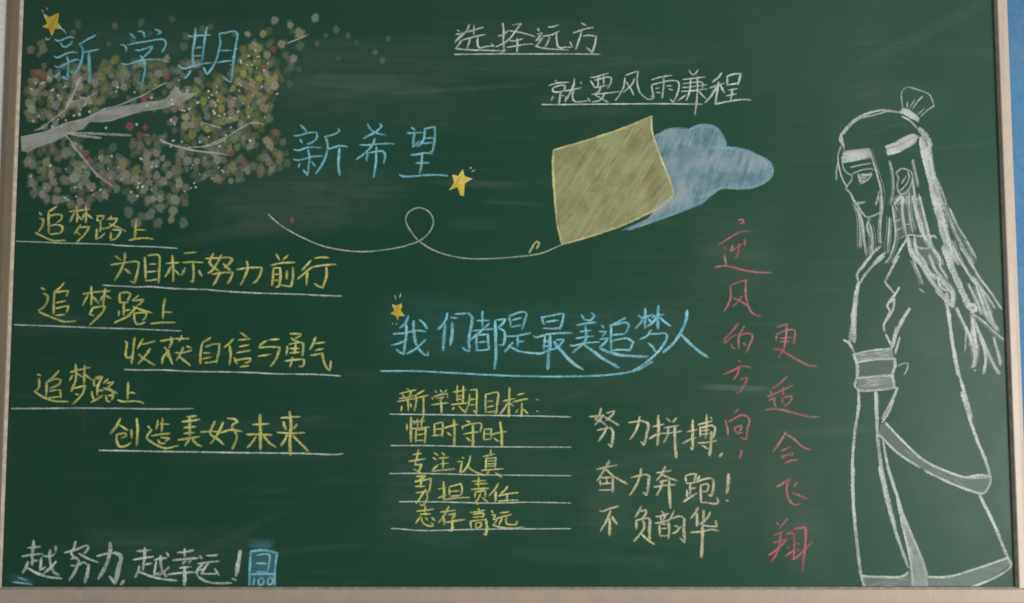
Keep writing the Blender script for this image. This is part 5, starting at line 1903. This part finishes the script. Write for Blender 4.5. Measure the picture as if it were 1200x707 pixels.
# the countless fainter dabs behind them, one mass
FB = '-2359,2336,84,2,20 -2335,2451,96,2,29 -2288,2518,79,1,31 -2186,2282,98,1,30 -2081,2355,78,2,24 -2030,2290,119,0,35 -2343,2412,116,0,26 -2266,2289,81,1,26 -2346,2268,99,0,19 -1979,2408,97,2,32 -2295,2337,94,1,18 -2143,2312,84,1,29 -2070,2379,79,1,20 -2013,2337,98,2,34 -2108,2407,99,1,26 -2053,2328,119,2,20 -2115,2433,102,0,32 -2255,2274,109,1,27 -2169,2285,96,2,25 -2084,2218,105,2,28 -1989,2389,113,2,30 -2281,2291,93,0,28 -2305,2283,121,2,25 -2122,2325,106,0,33 -2252,2365,80,0,36 -2146,2457,99,0,27 -2044,2360,80,2,26 -2287,2425,78,2,25 -2008,2443,103,1,21 -2275,2469,85,0,29 -2018,2469,112,0,31 -2369,2383,108,1,19 -2155,2339,84,1,20 -2240,2404,92,1,19 -2143,2398,89,2,26 -2283,2378,98,1,28 -2323,2442,101,2,34 -2247,2322,115,1,36 -2164,2311,84,1,27 -2299,2485,112,1,33 -2147,2486,120,2,21 -2347,2389,119,2,34 -2064,2350,94,2,31 -2178,2442,114,1,24 -2168,2514,91,1,19 -2074,2332,92,0,21 -2161,2425,91,0,21 -2234,2371,90,1,29 -2176,2326,79,1,36 -2314,2393,98,1,19 -2199,2379,112,1,29 -2190,2397,77,1,19 -2313,2364,111,2,31 -2338,2339,103,1,34 -2115,2480,102,2,25 -2102,2391,103,1,20 -2321,2484,96,1,35 -2168,2457,80,1,29 -2205,2414,97,2,35 -2221,2419,92,1,20 -2195,2347,111,2,21 -2057,2430,109,1,20 -1989,2439,120,1,22 -2143,2526,89,2,27 -2194,2518,100,0,32 -2110,2303,120,1,36 -2074,2495,103,1,18 -2353,2323,107,1,32 -2315,2269,95,1,31 -2254,2385,77,2,20 -2129,2500,109,2,24 -2215,2330,107,1,31 -1996,2407,122,2,29 -2264,2445,99,1,33 -2037,2375,118,0,35 -2256,2487,90,1,35 -2250,2295,114,2,20 -2231,2271,93,2,33 -2033,2393,89,1,32 -2118,2361,84,2,37 -2222,2490,77,1,34 -2331,2365,89,1,31 -2044,2272,92,1,28 -2086,2506,108,1,25 -2182,2363,121,2,27 -2223,2464,95,1,22 -2324,2246,91,1,27 -2287,2263,100,0,31 -2180,2301,121,2,27 -2104,2511,87,1,35 -2339,2314,107,1,20 -2256,2346,103,2,28 -2366,2401,120,2,20 -2366,2285,77,0,30 -2127,2516,83,1,28 -1832,2460,118,0,29 -1614,2528,87,2,23 -1541,2520,111,0,20 -2044,2463,118,1,21 -1473,2425,99,2,23 -1814,2408,113,0,27 -1769,2470,100,1,29 -1974,2501,102,1,15 -1801,2385,83,0,25 -1999,2349,86,1,17 -1654,2496,106,0,25 -1516,2482,90,0,19 -1571,2502,118,1,19 -1854,2481,82,0,16 -1650,2315,118,1,29 -1591,2537,104,0,17 -1880,2464,122,0,26 -1690,2490,118,0,25 -1891,2441,82,0,15 -1510,2449,109,1,18 -1545,2372,85,2,23 -1602,2345,101,1,25 -1790,2339,97,0,21 -1928,2429,84,0,25 -1797,2525,113,0,26 -1834,2435,108,2,28 -1624,2411,85,0,17 -1731,2428,118,2,32 -1630,2485,90,2,29 -1509,2417,96,0,21 -1955,2416,86,0,23 -1911,2503,120,0,21 -1942,2487,94,2,25 -1751,2461,122,0,31 -1676,2548,81,0,15 -1578,2394,99,0,25 -1732,2337,99,2,19 -1595,2320,99,0,16 -1443,2411,89,0,32 -1961,2393,85,1,30 -1844,2338,102,0,27 -1740,2299,81,0,26 -1817,2483,77,2,26 -1866,2353,77,0,23 -2004,2484,77,2,24 -1964,2374,80,1,22 -1594,2518,83,1,28 -1876,2418,102,1,28 -1731,2486,100,0,19 -1696,2513,96,2,22 -1623,2503,117,0,25 -1592,2389,106,0,22 -1847,2542,91,2,25 -1848,2508,90,0,25 -1635,2435,121,1,26 -1571,2310,93,0,30 -1716,2342,111,2,19 -1521,2382,104,2,27 -1671,2353,102,2,16 -1730,2528,116,2,19 -1982,2362,85,2,28 -1810,2294,93,2,27 -1626,2315,84,0,20 -1756,2363,86,0,31 -1939,2375,115,0,19 -1898,2479,121,0,30 -1763,2531,119,2,29 -1815,2543,105,0,18 -1693,2384,80,0,22 -2036,2442,109,0,32 -1639,2334,104,2,26 -1448,2325,90,2,24 -1413,2192,111,1,19 -1175,2252,117,0,33 -1284,2386,113,1,26 -1395,2129,109,2,36 -1408,2394,100,2,25 -1423,2320,98,2,34 -1640,2298,80,0,33 -1437,2253,118,2,28 -1226,2258,115,2,21 -1600,2298,84,2,24 -1372,2317,86,2,20 -1282,2202,121,2,23 -1238,2216,79,2,33 -1283,2243,110,2,20 -1432,2136,116,2,32 -1316,2287,91,2,25 -1393,2175,84,1,35 -1494,2313,111,2,27 -1250,2310,97,0,26 -1312,2201,99,1,29 -1419,2365,107,1,36 -1305,2341,80,2,33 -1296,2255,98,2,30 -1531,2200,86,0,28 -1247,2235,101,2,29 -1436,2169,122,2,23 -1611,2378,113,1,33 -1507,2220,105,2,31 -1209,2339,101,1,24 -1342,2273,117,1,25 -1400,2411,121,1,18 -1457,2337,80,0,24 -1446,2231,80,2,29 -1565,2349,95,2,32 -1362,2252,119,0,22 -1284,2165,102,2,33 -1572,2154,105,2,32 -1596,2202,104,2,31 -1198,2239,97,2,19 -1321,2336,96,0,21 -1338,2173,106,0,21 -1582,2368,83,2,33 -1558,2295,120,1,19 -1245,2415,83,2,26 -1522,2258,112,2,26 -1548,2282,119,2,24 -1424,2450,93,2,33 -1549,2249,78,2,29 -1240,2375,109,0,33 -1268,2346,94,2,27 -1504,2152,106,0,33 -1538,2227,102,2,27 -1682,2299,117,2,33 -1355,2292,86,2,29 -1341,2335,87,2,19 -1245,2271,100,2,37 -1445,2467,110,2,23 -1467,2260,94,0,18 -1429,2423,104,0,19 -1329,2312,85,0,23 -1321,2263,119,2,30 -1227,2333,119,1,21 -1369,2351,108,0,36 -1186,2276,106,2,23 -1486,2297,112,0,25 -1328,2383,112,1,18 -1273,2273,99,2,27 -1540,2336,95,2,22 -1390,2273,78,2,22 -1432,2216,115,2,18 -1229,2286,94,2,18 -1443,2286,93,2,26 -1495,2208,91,2,31 -1172,2317,106,0,20 -1556,2386,78,2,30 -1211,2311,90,1,24 -1212,2202,109,2,21 -1266,2259,77,2,20 -1260,2416,95,0,25 -1637,2194,88,1,28 -1312,2149,117,1,27 -1659,2234,103,1,33 -1361,2308,103,2,19 -1462,2204,112,2,20 -1571,2249,111,2,21 -1177,2301,116,2,32 -1214,2234,119,2,18 -1380,2189,80,2,18 -1386,2389,92,2,23 -1484,2371,110,2,28 -1561,2370,78,1,34 -1562,2272,105,0,25 -1557,2402,92,2,29 -1280,2332,89,0,19 -1591,2167,98,1,20 -1337,2354,93,1,18 -1675,2315,102,2,27 -1444,2197,87,2,35 -1377,2468,104,2,17 -1221,2611,115,2,25 -1161,2362,122,2,16 -1245,2331,97,2,32 -1143,2531,121,2,17 -1252,2633,97,2,32 -1276,2581,120,2,34 -1189,2541,81,2,22 -1270,2400,107,2,18 -1268,2371,113,2,26 -1262,2618,101,5,19 -1147,2446,114,5,19 -1192,2362,105,2,25 -1263,2489,96,2,24 -1303,2430,116,2,31 -1188,2440,108,2,24 -1145,2412,99,2,18 -1202,2459,93,2,32 -1214,2533,111,2,28 -1168,2399,108,5,24 -1366,2489,108,5,20 -1187,2564,99,2,30 -1352,2472,108,2,20 -1345,2503,118,2,34 -1336,2465,121,2,22 -1333,2440,99,5,34 -1302,2485,85,5,31 -1172,2522,88,2,21 -1327,2526,112,2,23 -1186,2377,98,2,21 -1233,2475,98,2,33 -1358,2439,78,2,21 -1200,2508,80,2,31 -1322,2546,90,5,26 -1140,2488,102,2,30 -1312,2500,96,5,33 -1272,2515,100,2,26 -1239,2531,98,2,28 -1248,2573,96,2,33 -1229,2499,119,2,24 -2148,1944,113,0,26 -2098,2151,109,1,17 -1977,1934,108,1,24 -1949,2011,86,1,18 -2196,2081,79,0,16 -2124,1906,115,0,23 -2221,1939,93,2,19 -1889,1981,79,0,28 -2244,1970,120,2,30 -2029,1861,104,0,16 -2056,1820,104,0,31 -1998,1978,104,2,16 -2292,1895,115,0,22 -2183,2124,82,0,19 -2261,2020,120,2,24 -2334,1930,107,0,27 -2022,2049,82,1,20 -2152,1997,106,0,22 -1987,2001,77,0,21 -2055,2045,87,1,24 -2234,2104,110,1,31 -1982,1985,91,0,17 -2205,2162,80,0,24 -2295,2000,103,2,29 -2254,1847,100,0,18 -2115,1998,97,0,19 -1988,2084,102,1,23 -1955,2094,89,2,17 -2152,1859,90,0,19 -2091,2069,87,0,20 -2334,2032,116,0,30 -1985,2049,95,2,24 -2179,2161,111,0,28 -1989,1860,95,0,27 -2134,2117,117,1,24 -1880,1992,89,0,27 -2231,2148,113,0,25 -2264,2088,86,2,18 -2297,2031,82,0,19 -1973,1873,112,2,23 -2100,1930,117,2,24 -2124,2161,100,2,22 -2086,1977,87,2,16 -2281,2125,97,1,19 -2251,2066,77,0,19 -2116,2103,100,1,19 -2144,1838,90,2,27 -2225,2089,123,1,23 -2132,2034,107,0,24 -2112,2123,82,0,30 -1950,1900,92,1,27 -2088,2001,119,2,18 -1945,1978,95,0,24 -1977,1893,109,0,21 -2067,2083,85,0,22 -2202,1896,117,0,17 -2033,2022,111,1,17 -2112,1812,105,0,19 -2342,2081,109,0,22 -2048,1858,112,1,24 -2251,2134,114,2,23 -1993,2027,100,0,28 -2057,2000,92,0,21 -2238,1906,80,1,19 -2277,1960,99,0,26 -1906,2037,101,1,25 -2078,2168,78,0,22 -2247,1919,83,0,30 -2194,1997,78,0,20 -2161,2073,98,0,18 -2262,2037,106,0,27 -1937,2112,121,0,18 -2049,1834,97,0,19 -2273,2104,80,1,22 -2330,2054,110,0,18 -2226,2163,95,0,32 -2301,1951,78,0,16 -1888,2018,111,0,30 -2177,1946,122,0,18 -1920,1968,115,0,22 -1948,2056,90,0,16 -2015,2013,108,0,23 -2122,2134,97,2,17 -2290,2088,122,1,23 -1913,2064,99,0,26 -2129,1955,85,1,29 -1918,2007,97,0,23 -2238,2005,107,0,28 -1891,2003,116,0,20 -2093,1812,102,1,27 -2217,1999,97,0,17 -2085,1891,121,0,24 -2099,1838,81,0,20 -2051,1906,108,0,19 -2315,2023,89,0,16 -1540,2128,77,1,31 -1648,1857,108,1,27 -1629,1992,87,0,29 -1763,2074,114,0,32 -1722,2092,122,0,29 -1372,1981,80,0,23 -1661,1971,84,2,29 -1375,2005,120,0,23 -1840,1995,113,1,16 -1530,2017,107,0,24 -1945,1955,118,1,26 -1697,1879,104,0,27 -1779,2052,116,1,30 -1537,1974,91,0,18 -1838,2143,95,1,24 -1724,2033,85,0,28 -1595,2090,81,0,29 -1644,1993,102,0,17 -1473,2019,98,0,23 -1424,1956,116,0,23 -1775,1976,122,0,20 -1812,1934,82,0,32 -1577,1836,99,1,31 -1836,2075,90,2,23 -1817,2115,103,0,20 -1800,1895,91,1,16 -1435,2071,90,0,22 -1685,2166,85,0,23 -1604,2110,120,1,18 -1763,2132,80,0,26 -1683,2007,99,0,24 -1515,2078,79,2,19 -1950,2030,93,0,21 -1743,1853,112,0,30 -1466,2109,79,0,32 -1742,2094,85,0,24 -1649,1928,88,1,20 -1633,1844,120,1,29 -1583,2032,79,0,23 -1897,2051,111,0,18 -1467,2078,112,0,19 -1679,2132,80,1,22 -1740,2157,97,1,31 -1856,1904,78,2,17 -1515,1957,121,1,16 -1843,1943,86,1,24 -1719,1868,104,1,30 -1471,1982,104,0,20 -1597,1856,96,1,24 -1703,2125,113,2,16 -1438,2025,104,0,21 -1868,1944,109,0,27 -1406,1947,84,1,28 -1931,1935,93,0,24 -1762,1831,82,1,31 -1428,1996,88,0,17 -1572,2090,79,1,21 -1800,2118,106,0,27 -1843,2122,112,0,24 -1550,2081,88,0,23 -1725,1823,82,0,16 -1834,2100,120,2,16 -1694,1940,109,0,19 -1813,1970,87,2,16 -1701,1925,100,2,25 -1881,2042,111,0,27 -1750,2012,115,0,24 -1489,2032,98,1,32 -1526,1999,78,1,20 -1677,1820,78,2,20 -1726,2129,78,0,27 -1575,2114,93,2,30 -1614,2066,119,0,31 -1846,1879,114,1,19 -1578,1867,110,2,22 -1452,1983,107,0,20 -1450,2080,89,0,26 -1874,1893,90,0,15 -1438,1968,80,1,19 -1770,2150,111,1,27 -1573,2002,79,0,30 -1703,2151,111,0,32 -1791,1878,94,2,26 -1806,2139,85,2,25 -1489,2050,121,1,25 -1589,2066,107,1,20 -1635,2009,84,1,30 -1607,1997,98,0,25 -1868,2032,123,1,25 -1625,1905,110,0,30 -1619,2110,89,0,19 -1722,1962,114,2,31 -1709,1938,112,1,28 -1661,1833,84,2,17 -1811,2088,87,0,24 -1362,2145,85,2,18 -1082,2033,120,0,20 -1470,2141,101,2,19 -1385,2085,95,0,29 -1135,2181,103,0,18 -1135,2076,122,2,23 -1214,1978,107,0,24 -1106,2137,103,0,27 -1352,2161,104,0,16 -1151,2181,113,2,23 -1088,2080,78,2,25 -1312,2222,116,0,28 -1273,1987,78,0,22 -1481,2115,100,0,24 -1218,2058,98,2,25 -1278,2011,100,0,22 -1301,2175,122,2,27 -1117,2009,88,0,19 -1157,2017,112,0,23 -1149,2002,103,0,17 -1245,2125,119,0,20 -1453,2096,80,0,21 -1202,1994,107,2,26 -1400,1962,113,2,28 -1423,2051,121,0,14 -1296,2009,113,2,16 -1298,1951,81,0,20 -1298,2219,105,0,22 -1459,2033,81,2,22 -1140,2144,96,2,18 -1194,2087,89,2,20 -1232,2013,114,0,21 -1314,1971,120,0,22 -1344,2037,102,0,14 -1261,2167,116,2,22 -1383,2042,88,2,18 -1170,2151,101,2,19 -1173,2044,112,2,21 -1234,2168,106,2,22 -1443,2115,94,0,16 -1254,2017,107,0,26 -1378,2143,78,0,20 -1311,2004,105,0,19 -1342,1992,112,2,29 -1324,1948,85,0,29 -1296,2125,84,0,26 -1275,2104,90,0,14 -1166,1986,87,0,26 -1494,2081,91,2,16 -1311,2052,122,0,29 -1070,2691,81,2,19 -1030,2617,122,0,21 -1117,2447,86,2,22 -1171,2458,110,0,19 -1078,2427,105,0,14 -1033,2503,86,0,14 -1247,2603,110,0,24 -1066,2513,99,0,16 -1164,2544,102,0,19 -1217,2469,95,0,19 -1185,2695,117,2,22 -1101,2575,98,0,20 -1090,2554,81,0,16 -1188,2465,96,0,12 -1102,2633,83,0,13 -1285,2611,101,2,18 -1185,2623,92,0,20 -1082,2734,85,0,20 -1165,2473,113,2,18 -1135,2471,103,2,20 -1086,2499,113,2,17 -1166,2442,113,0,23 -1173,2639,86,0,16 -1073,2535,95,0,17'
V, Fc, U, T = [], [], [], []
for i, b in enumerate(FB.split()):
    x, z, r, c, al = (int(v) for v in b.split(','))
    k = r / 10000 * 1.1; n0 = len(V); yy = -(0.00009 + (i % 60) * .0000004)
    tc = [min(1, v * random.uniform(.8, 1.05)) for v in BC[c]] + [al / 100]
    V.append((x / 2000, yy, z / 2000)); U.append((.5, .5)); T += tc
    for j in range(12):
        a = j / 12 * 2 * math.pi; w = k * random.uniform(.85, 1.15)
        V.append((x / 2000 + w * math.cos(a), yy, z / 2000 + w * 1.15 * math.sin(a))); U.append((.5 + .5 * math.cos(a), .5 + .5 * math.sin(a))); T += tc
    Fc += [(n0, n0 + 1 + j, n0 + 1 + (j + 1) % 12) for j in range(12)]
fo = link('faint_blossom', V, Fc, FAINT, tree, U); fo['kind'] = 'stuff'
fa = fo.data.attributes.new('tint', 'FLOAT_COLOR', 'POINT'); fa.data.foreach_set('color', T)
SPECKS = '-1445,2279,35 -1429,2343,35 -1328,2288,35 -1266,2143,35 -1526,2334,35 -1137,2377,35 -1449,2292,35 -2240,2398,35 -2214,2369,35 -2296,2428,35 -2331,2241,35 -2106,2275,35 -2057,2288,35 -1824,2224,35 -1974,2207,35 -1941,2067,35 -1799,2054,35 -1722,2016,35 -2240,2020,35 -2115,1911,35 -1840,1890,35 -1810,1869,35 -1657,2245,35 -1642,2143,35 -1600,2139,35 -2238,2216,31 -2286,2433,24 -2249,2391,28 -2203,2353,23 -2189,2408,26 -2172,2245,32 -2133,2204,18 -2347,2400,29 -2306,2264,28 -2189,2460,26 -2194,2213,25 -2179,2416,28 -2103,2358,26 -2328,2352,20 -2326,2432,27 -2233,2208,23 -2104,2245,24 -2090,2359,28 -2103,2298,27 -2264,2457,23 -2210,2249,25 -2082,2321,27 -2132,2269,30 -1306,2328,20 -1367,2257,29 -1435,2384,24 -1439,2320,29 -1350,2355,27 -1474,2391,30 -1386,2171,22 -1641,2234,26 -1627,2405,21 -1386,2153,20 -1277,2315,24 -1637,2224,30 -1473,2358,23 -1459,2372,30 -1339,2353,23 -1392,2142,18 -1447,2334,29 -1616,2328,19 -1275,2263,31 -1622,2390,18 -1394,2276,27 -1362,2208,27 -1476,2388,24 -1468,2162,23 -1505,2223,22 -1426,2269,22 -1538,2342,19 -1325,2393,25 -1513,2136,28 -1578,2393,27 -1591,2292,23 -1602,2295,25 -1651,2325,30 -1417,2265,22 -1196,2260,26 -1447,2216,30 -1316,2419,27 -1433,2413,23 -1656,2347,32 -1220,2373,19 -1415,2116,25 -1568,2301,30 -1369,2522,19 -1239,2506,20 -1323,2427,19 -1359,2563,24 -1248,2624,26 -1213,2412,30 -1279,2569,24 -1319,2530,26 -1263,2521,21 -1284,2565,19 -1249,2594,31 -1288,2523,27 -1258,2367,28 -1252,2542,18 -1240,2561,20 -1205,2494,24 -1188,2528,21 -1230,2564,27 -1340,2604,18 -1320,2542,29 -2108,1867,20 -2148,1852,27 -2010,1969,21 -2162,1860,27 -1907,2011,26 -2264,1909,25 -1945,1957,23 -2164,2002,18 -1958,2005,22 -1992,1901,30 -2032,1898,25 -2095,2109,21 -2027,1875,19 -2080,2016,20 -2334,1967,26 -2120,2128,28 -1893,1951,20 -2083,1970,18 -2001,2061,19 -1888,1955,26 -2068,2010,19 -1677,1938,19 -1581,1892,20 -1550,1909,23 -1527,1913,25 -1794,1935,18 -1743,2034,22 -1392,1988,26 -1807,1933,31 -1534,1933,28 -1809,1913,30 -1509,1977,22 -1654,2115,27 -1546,2022,23 -1508,2089,19 -1416,2010,30 -1787,1915,31 -1485,2056,30 -1399,1996,27 -1550,2008,23 -1743,2014,29 -1448,1954,21 -1743,1901,20 -1929,2389,32 -1754,2358,27 -1672,2332,20 -1861,2441,18 -1737,2420,22 -1776,2319,27 -1582,2385,21 -1923,2410,30 -1622,2446,22 -1839,2385,28'
for i, b in enumerate(SPECKS.split()):
    x, z, r = (int(v) for v in b.split(','))
    o = bpy.data.objects.new('highlight_dot', dabs[i % 6]); COL.objects.link(o); o.parent = tree
    o.location = (x / 2000, -(0.00031 + i * .0000005), z / 2000)
    k = r / 10000 * 1.25
    o.scale = (k * random.uniform(.8, 1.2), 1, k * random.uniform(.8, 1.2)); o.rotation_euler = (0, random.uniform(0, 3), 0)
    o.color = (*random.choice([(.9, .92, .86), (.88, .9, .84), (.9, .88, .6)]), random.uniform(.65, 1.0))

# wiped chalk haze
sm = link('smear', [(-1, 0, -1), (1, 0, -1), (1, 0, 1), (-1, 0, 1)], [(0, 1, 2, 3)], SMEAR, root, [(0, 0), (1, 0), (1, 1), (0, 1)])
SM = [(-0.349, 1.249, 0.321, 0.103, -0.035, (0.6, 0.64, 0.58), 0.10),
      (-0.359, 1.210, 0.222, 0.036, 0.017, (0.6, 0.64, 0.58), 0.10),
      (-0.306, 1.167, 0.297, 0.077, 0.105, (0.6, 0.64, 0.58), 0.08),
      (0.092, 1.317, 0.247, 0.088, 0.000, (0.6, 0.64, 0.58), 0.06),
      (0.050, 1.249, 0.272, 0.026, 0.035, (0.6, 0.64, 0.58), 0.07),
      (0.366, 1.292, 0.222, 0.067, 0.035, (0.6, 0.64, 0.58), 0.07),
      (-0.491, 0.918, 0.297, 0.093, -0.052, (0.6, 0.64, 0.58), 0.10),
      (-0.408, 0.951, 0.198, 0.021, 0.052, (0.6, 0.64, 0.58), 0.08),
      (-0.792, 0.071, 0.272, 0.093, 0.000, (0.6, 0.64, 0.58), 0.07),
      (-0.904, 0.111, 0.173, 0.026, 0.052, (0.6, 0.64, 0.58), 0.08),
      (0.091, 0.592, 0.494, 0.113, 0.000, (0.25, 0.55, 0.62), 0.10),
      (-0.198, 0.622, 0.173, 0.103, 0.000, (0.25, 0.55, 0.62), 0.08),
      (0.558, 0.809, 0.148, 0.155, 0.000, (0.6, 0.64, 0.58), 0.07),
      (0.579, 0.296, 0.173, 0.283, 0.000, (0.55, 0.35, 0.33), 0.05),
      (0.679, 0.205, 0.099, 0.155, 0.000, (0.6, 0.64, 0.58), 0.06),
      (1.083, 0.726, 0.198, 0.309, 0.349, (0.6, 0.64, 0.58), 0.07),
      (-0.073, 0.256, 0.321, 0.232, 0.000, (0.6, 0.64, 0.58), 0.05),
      (-0.195, 0.195, 0.148, 0.155, 0.000, (0.6, 0.64, 0.58), 0.06),
      (-0.553, 0.882, 0.222, 0.062, -0.070, (0.6, 0.64, 0.58), 0.07),
      (0.354, 0.226, 0.272, 0.155, 0.000, (0.6, 0.64, 0.58), 0.05),
      (0.541, 0.469, 0.111, 0.010, 0.035, (0.6, 0.64, 0.58), 0.22),
      (-0.938, 1.264, 0.222, 0.113, 0.000, (0.25, 0.55, 0.62), 0.07),
      (-0.347, 1.040, 0.272, 0.103, 0.000, (0.25, 0.55, 0.62), 0.05),
      (-1.125, 0.622, 0.124, 0.041, 0.000, (0.6, 0.64, 0.58), 0.05),
      (0.090, 0.469, 0.371, 0.052, 0.000, (0.6, 0.64, 0.58), 0.05),
      (0.766, 1.296, 0.297, 0.155, 0.000, (0.6, 0.64, 0.58), 0.04),
      (0.383, 0.924, 0.148, 0.026, -0.349, (0.6, 0.64, 0.58), 0.05),
      (0.232, 0.175, 0.074, 0.129, 0.000, (0.6, 0.64, 0.58), 0.07),
      (-0.834, 1.328, 0.470, 0.067, 0.000, (0.6, 0.64, 0.58), 0.05),
      (-0.724, 1.104, 0.494, 0.283, 0.000, (0.6, 0.64, 0.58), 0.06),
      (-0.586, 0.101, 0.040, 0.018, 0.000, (0.2, 0.42, 0.5), 0.75),
      (-1.154, 0.016, 0.040, 0.015, 0.175, (0.25, 0.6, 0.65), 0.45),
      (0.718, 0.095, 0.074, 0.103, 0.000, (0.6, 0.64, 0.58), 0.06),
      (0.846, 1.125, 0.099, 0.129, 0.000, (0.6, 0.64, 0.58), 0.05),
      (0.972, 1.167, 0.148, 0.077, 0.000, (0.6, 0.64, 0.58), 0.06),
      (-0.075, 0.966, 0.148, 0.013, 0.052, (0.6, 0.64, 0.58), 0.12),
      (0.008, 0.918, 0.099, 0.008, 0.070, (0.6, 0.64, 0.58), 0.10),
      (-0.087, 0.866, 0.091, 0.021, -0.028, (0.6, 0.64, 0.58), 0.06),
      (0.240, 0.920, 0.259, 0.018, 0.328, (0.6, 0.64, 0.58), 0.07),
      (-0.111, 0.395, 0.095, 0.010, -0.064, (0.6, 0.64, 0.58), 0.08),
      (1.144, 1.293, 0.206, 0.020, 0.073, (0.6, 0.64, 0.58), 0.04),
      (-0.626, 0.305, 0.249, 0.019, -0.018, (0.6, 0.64, 0.58), 0.05),
      (-1.040, 0.416, 0.063, 0.013, 0.165, (0.6, 0.64, 0.58), 0.04),
      (-0.600, 0.380, 0.241, 0.023, -0.066, (0.6, 0.64, 0.58), 0.06),
      (0.916, 1.099, 0.064, 0.008, -0.363, (0.6, 0.64, 0.58), 0.06),
      (0.165, 0.644, 0.103, 0.008, 0.024, (0.6, 0.64, 0.58), 0.04),
      (0.183, 1.142, 0.190, 0.022, -0.040, (0.6, 0.64, 0.58), 0.07),
      (0.797, 0.368, 0.217, 0.016, -0.066, (0.6, 0.64, 0.58), 0.07),
      (1.043, 1.053, 0.190, 0.007, -0.079, (0.6, 0.64, 0.58), 0.06),
      (0.146, 0.444, 0.244, 0.008, -0.460, (0.6, 0.64, 0.58), 0.04),
      (-0.680, 0.104, 0.218, 0.013, -0.466, (0.6, 0.64, 0.58), 0.05),
      (-0.661, 0.770, 0.130, 0.008, 0.312, (0.6, 0.64, 0.58), 0.06),
      (-1.027, 0.855, 0.180, 0.014, -0.103, (0.6, 0.64, 0.58), 0.04),
      (0.544, 0.796, 0.110, 0.023, 0.106, (0.6, 0.64, 0.58), 0.08),
      (0.139, 1.188, 0.123, 0.018, -0.222, (0.6, 0.64, 0.58), 0.08),
      (0.715, 1.017, 0.096, 0.008, -0.085, (0.6, 0.64, 0.58), 0.03),
      (-0.673, 0.845, 0.190, 0.023, -0.177, (0.6, 0.64, 0.58), 0.06),
      (-0.502, 0.085, 0.219, 0.011, -0.076, (0.6, 0.64, 0.58), 0.05),
      (0.460, 0.343, 0.142, 0.021, 0.028, (0.6, 0.64, 0.58), 0.05),
      (0.220, 0.549, 0.135, 0.022, -0.135, (0.6, 0.64, 0.58), 0.04),
      (0.300, 1.264, 0.226, 0.010, -0.052, (0.6, 0.64, 0.58), 0.06),
      (0.207, 0.634, 0.079, 0.016, -0.358, (0.6, 0.64, 0.58), 0.06),
      (1.030, 1.342, 0.270, 0.021, -0.470, (0.6, 0.64, 0.58), 0.06),
      (0.319, 0.301, 0.246, 0.016, -0.216, (0.6, 0.64, 0.58), 0.04),
      (-0.848, 1.243, 0.165, 0.007, 0.389, (0.6, 0.64, 0.58), 0.07),
      (-1.093, 1.043, 0.158, 0.013, 0.362, (0.6, 0.64, 0.58), 0.06),
      (-0.588, 0.531, 0.080, 0.007, 0.088, (0.6, 0.64, 0.58), 0.03),
      (-0.712, 0.550, 0.100, 0.008, -0.118, (0.6, 0.64, 0.58), 0.06),
      (-0.060, 0.423, 0.078, 0.008, -0.225, (0.6, 0.64, 0.58), 0.08),
      (0.201, 0.066, 0.269, 0.020, 0.069, (0.6, 0.64, 0.58), 0.07),
      (-0.115, 1.201, 0.265, 0.008, -0.066, (0.6, 0.64, 0.58), 0.08)]
for i, (x, z, w, h, rot, c, al) in enumerate(SM):
    o = sm if i == 0 else bpy.data.objects.new('smear', sm.data)
    if i: COL.objects.link(o); o.parent = root
    o.name = 'chalk_smear' if i == 0 else 'chalk_smear.%03d' % i
    o.location = (x, -(0.00002 + i * .0000015), z); o.scale = (w, 1, h); o.rotation_euler = (0, rot, 0)
    o.color = (*c, al * .36)
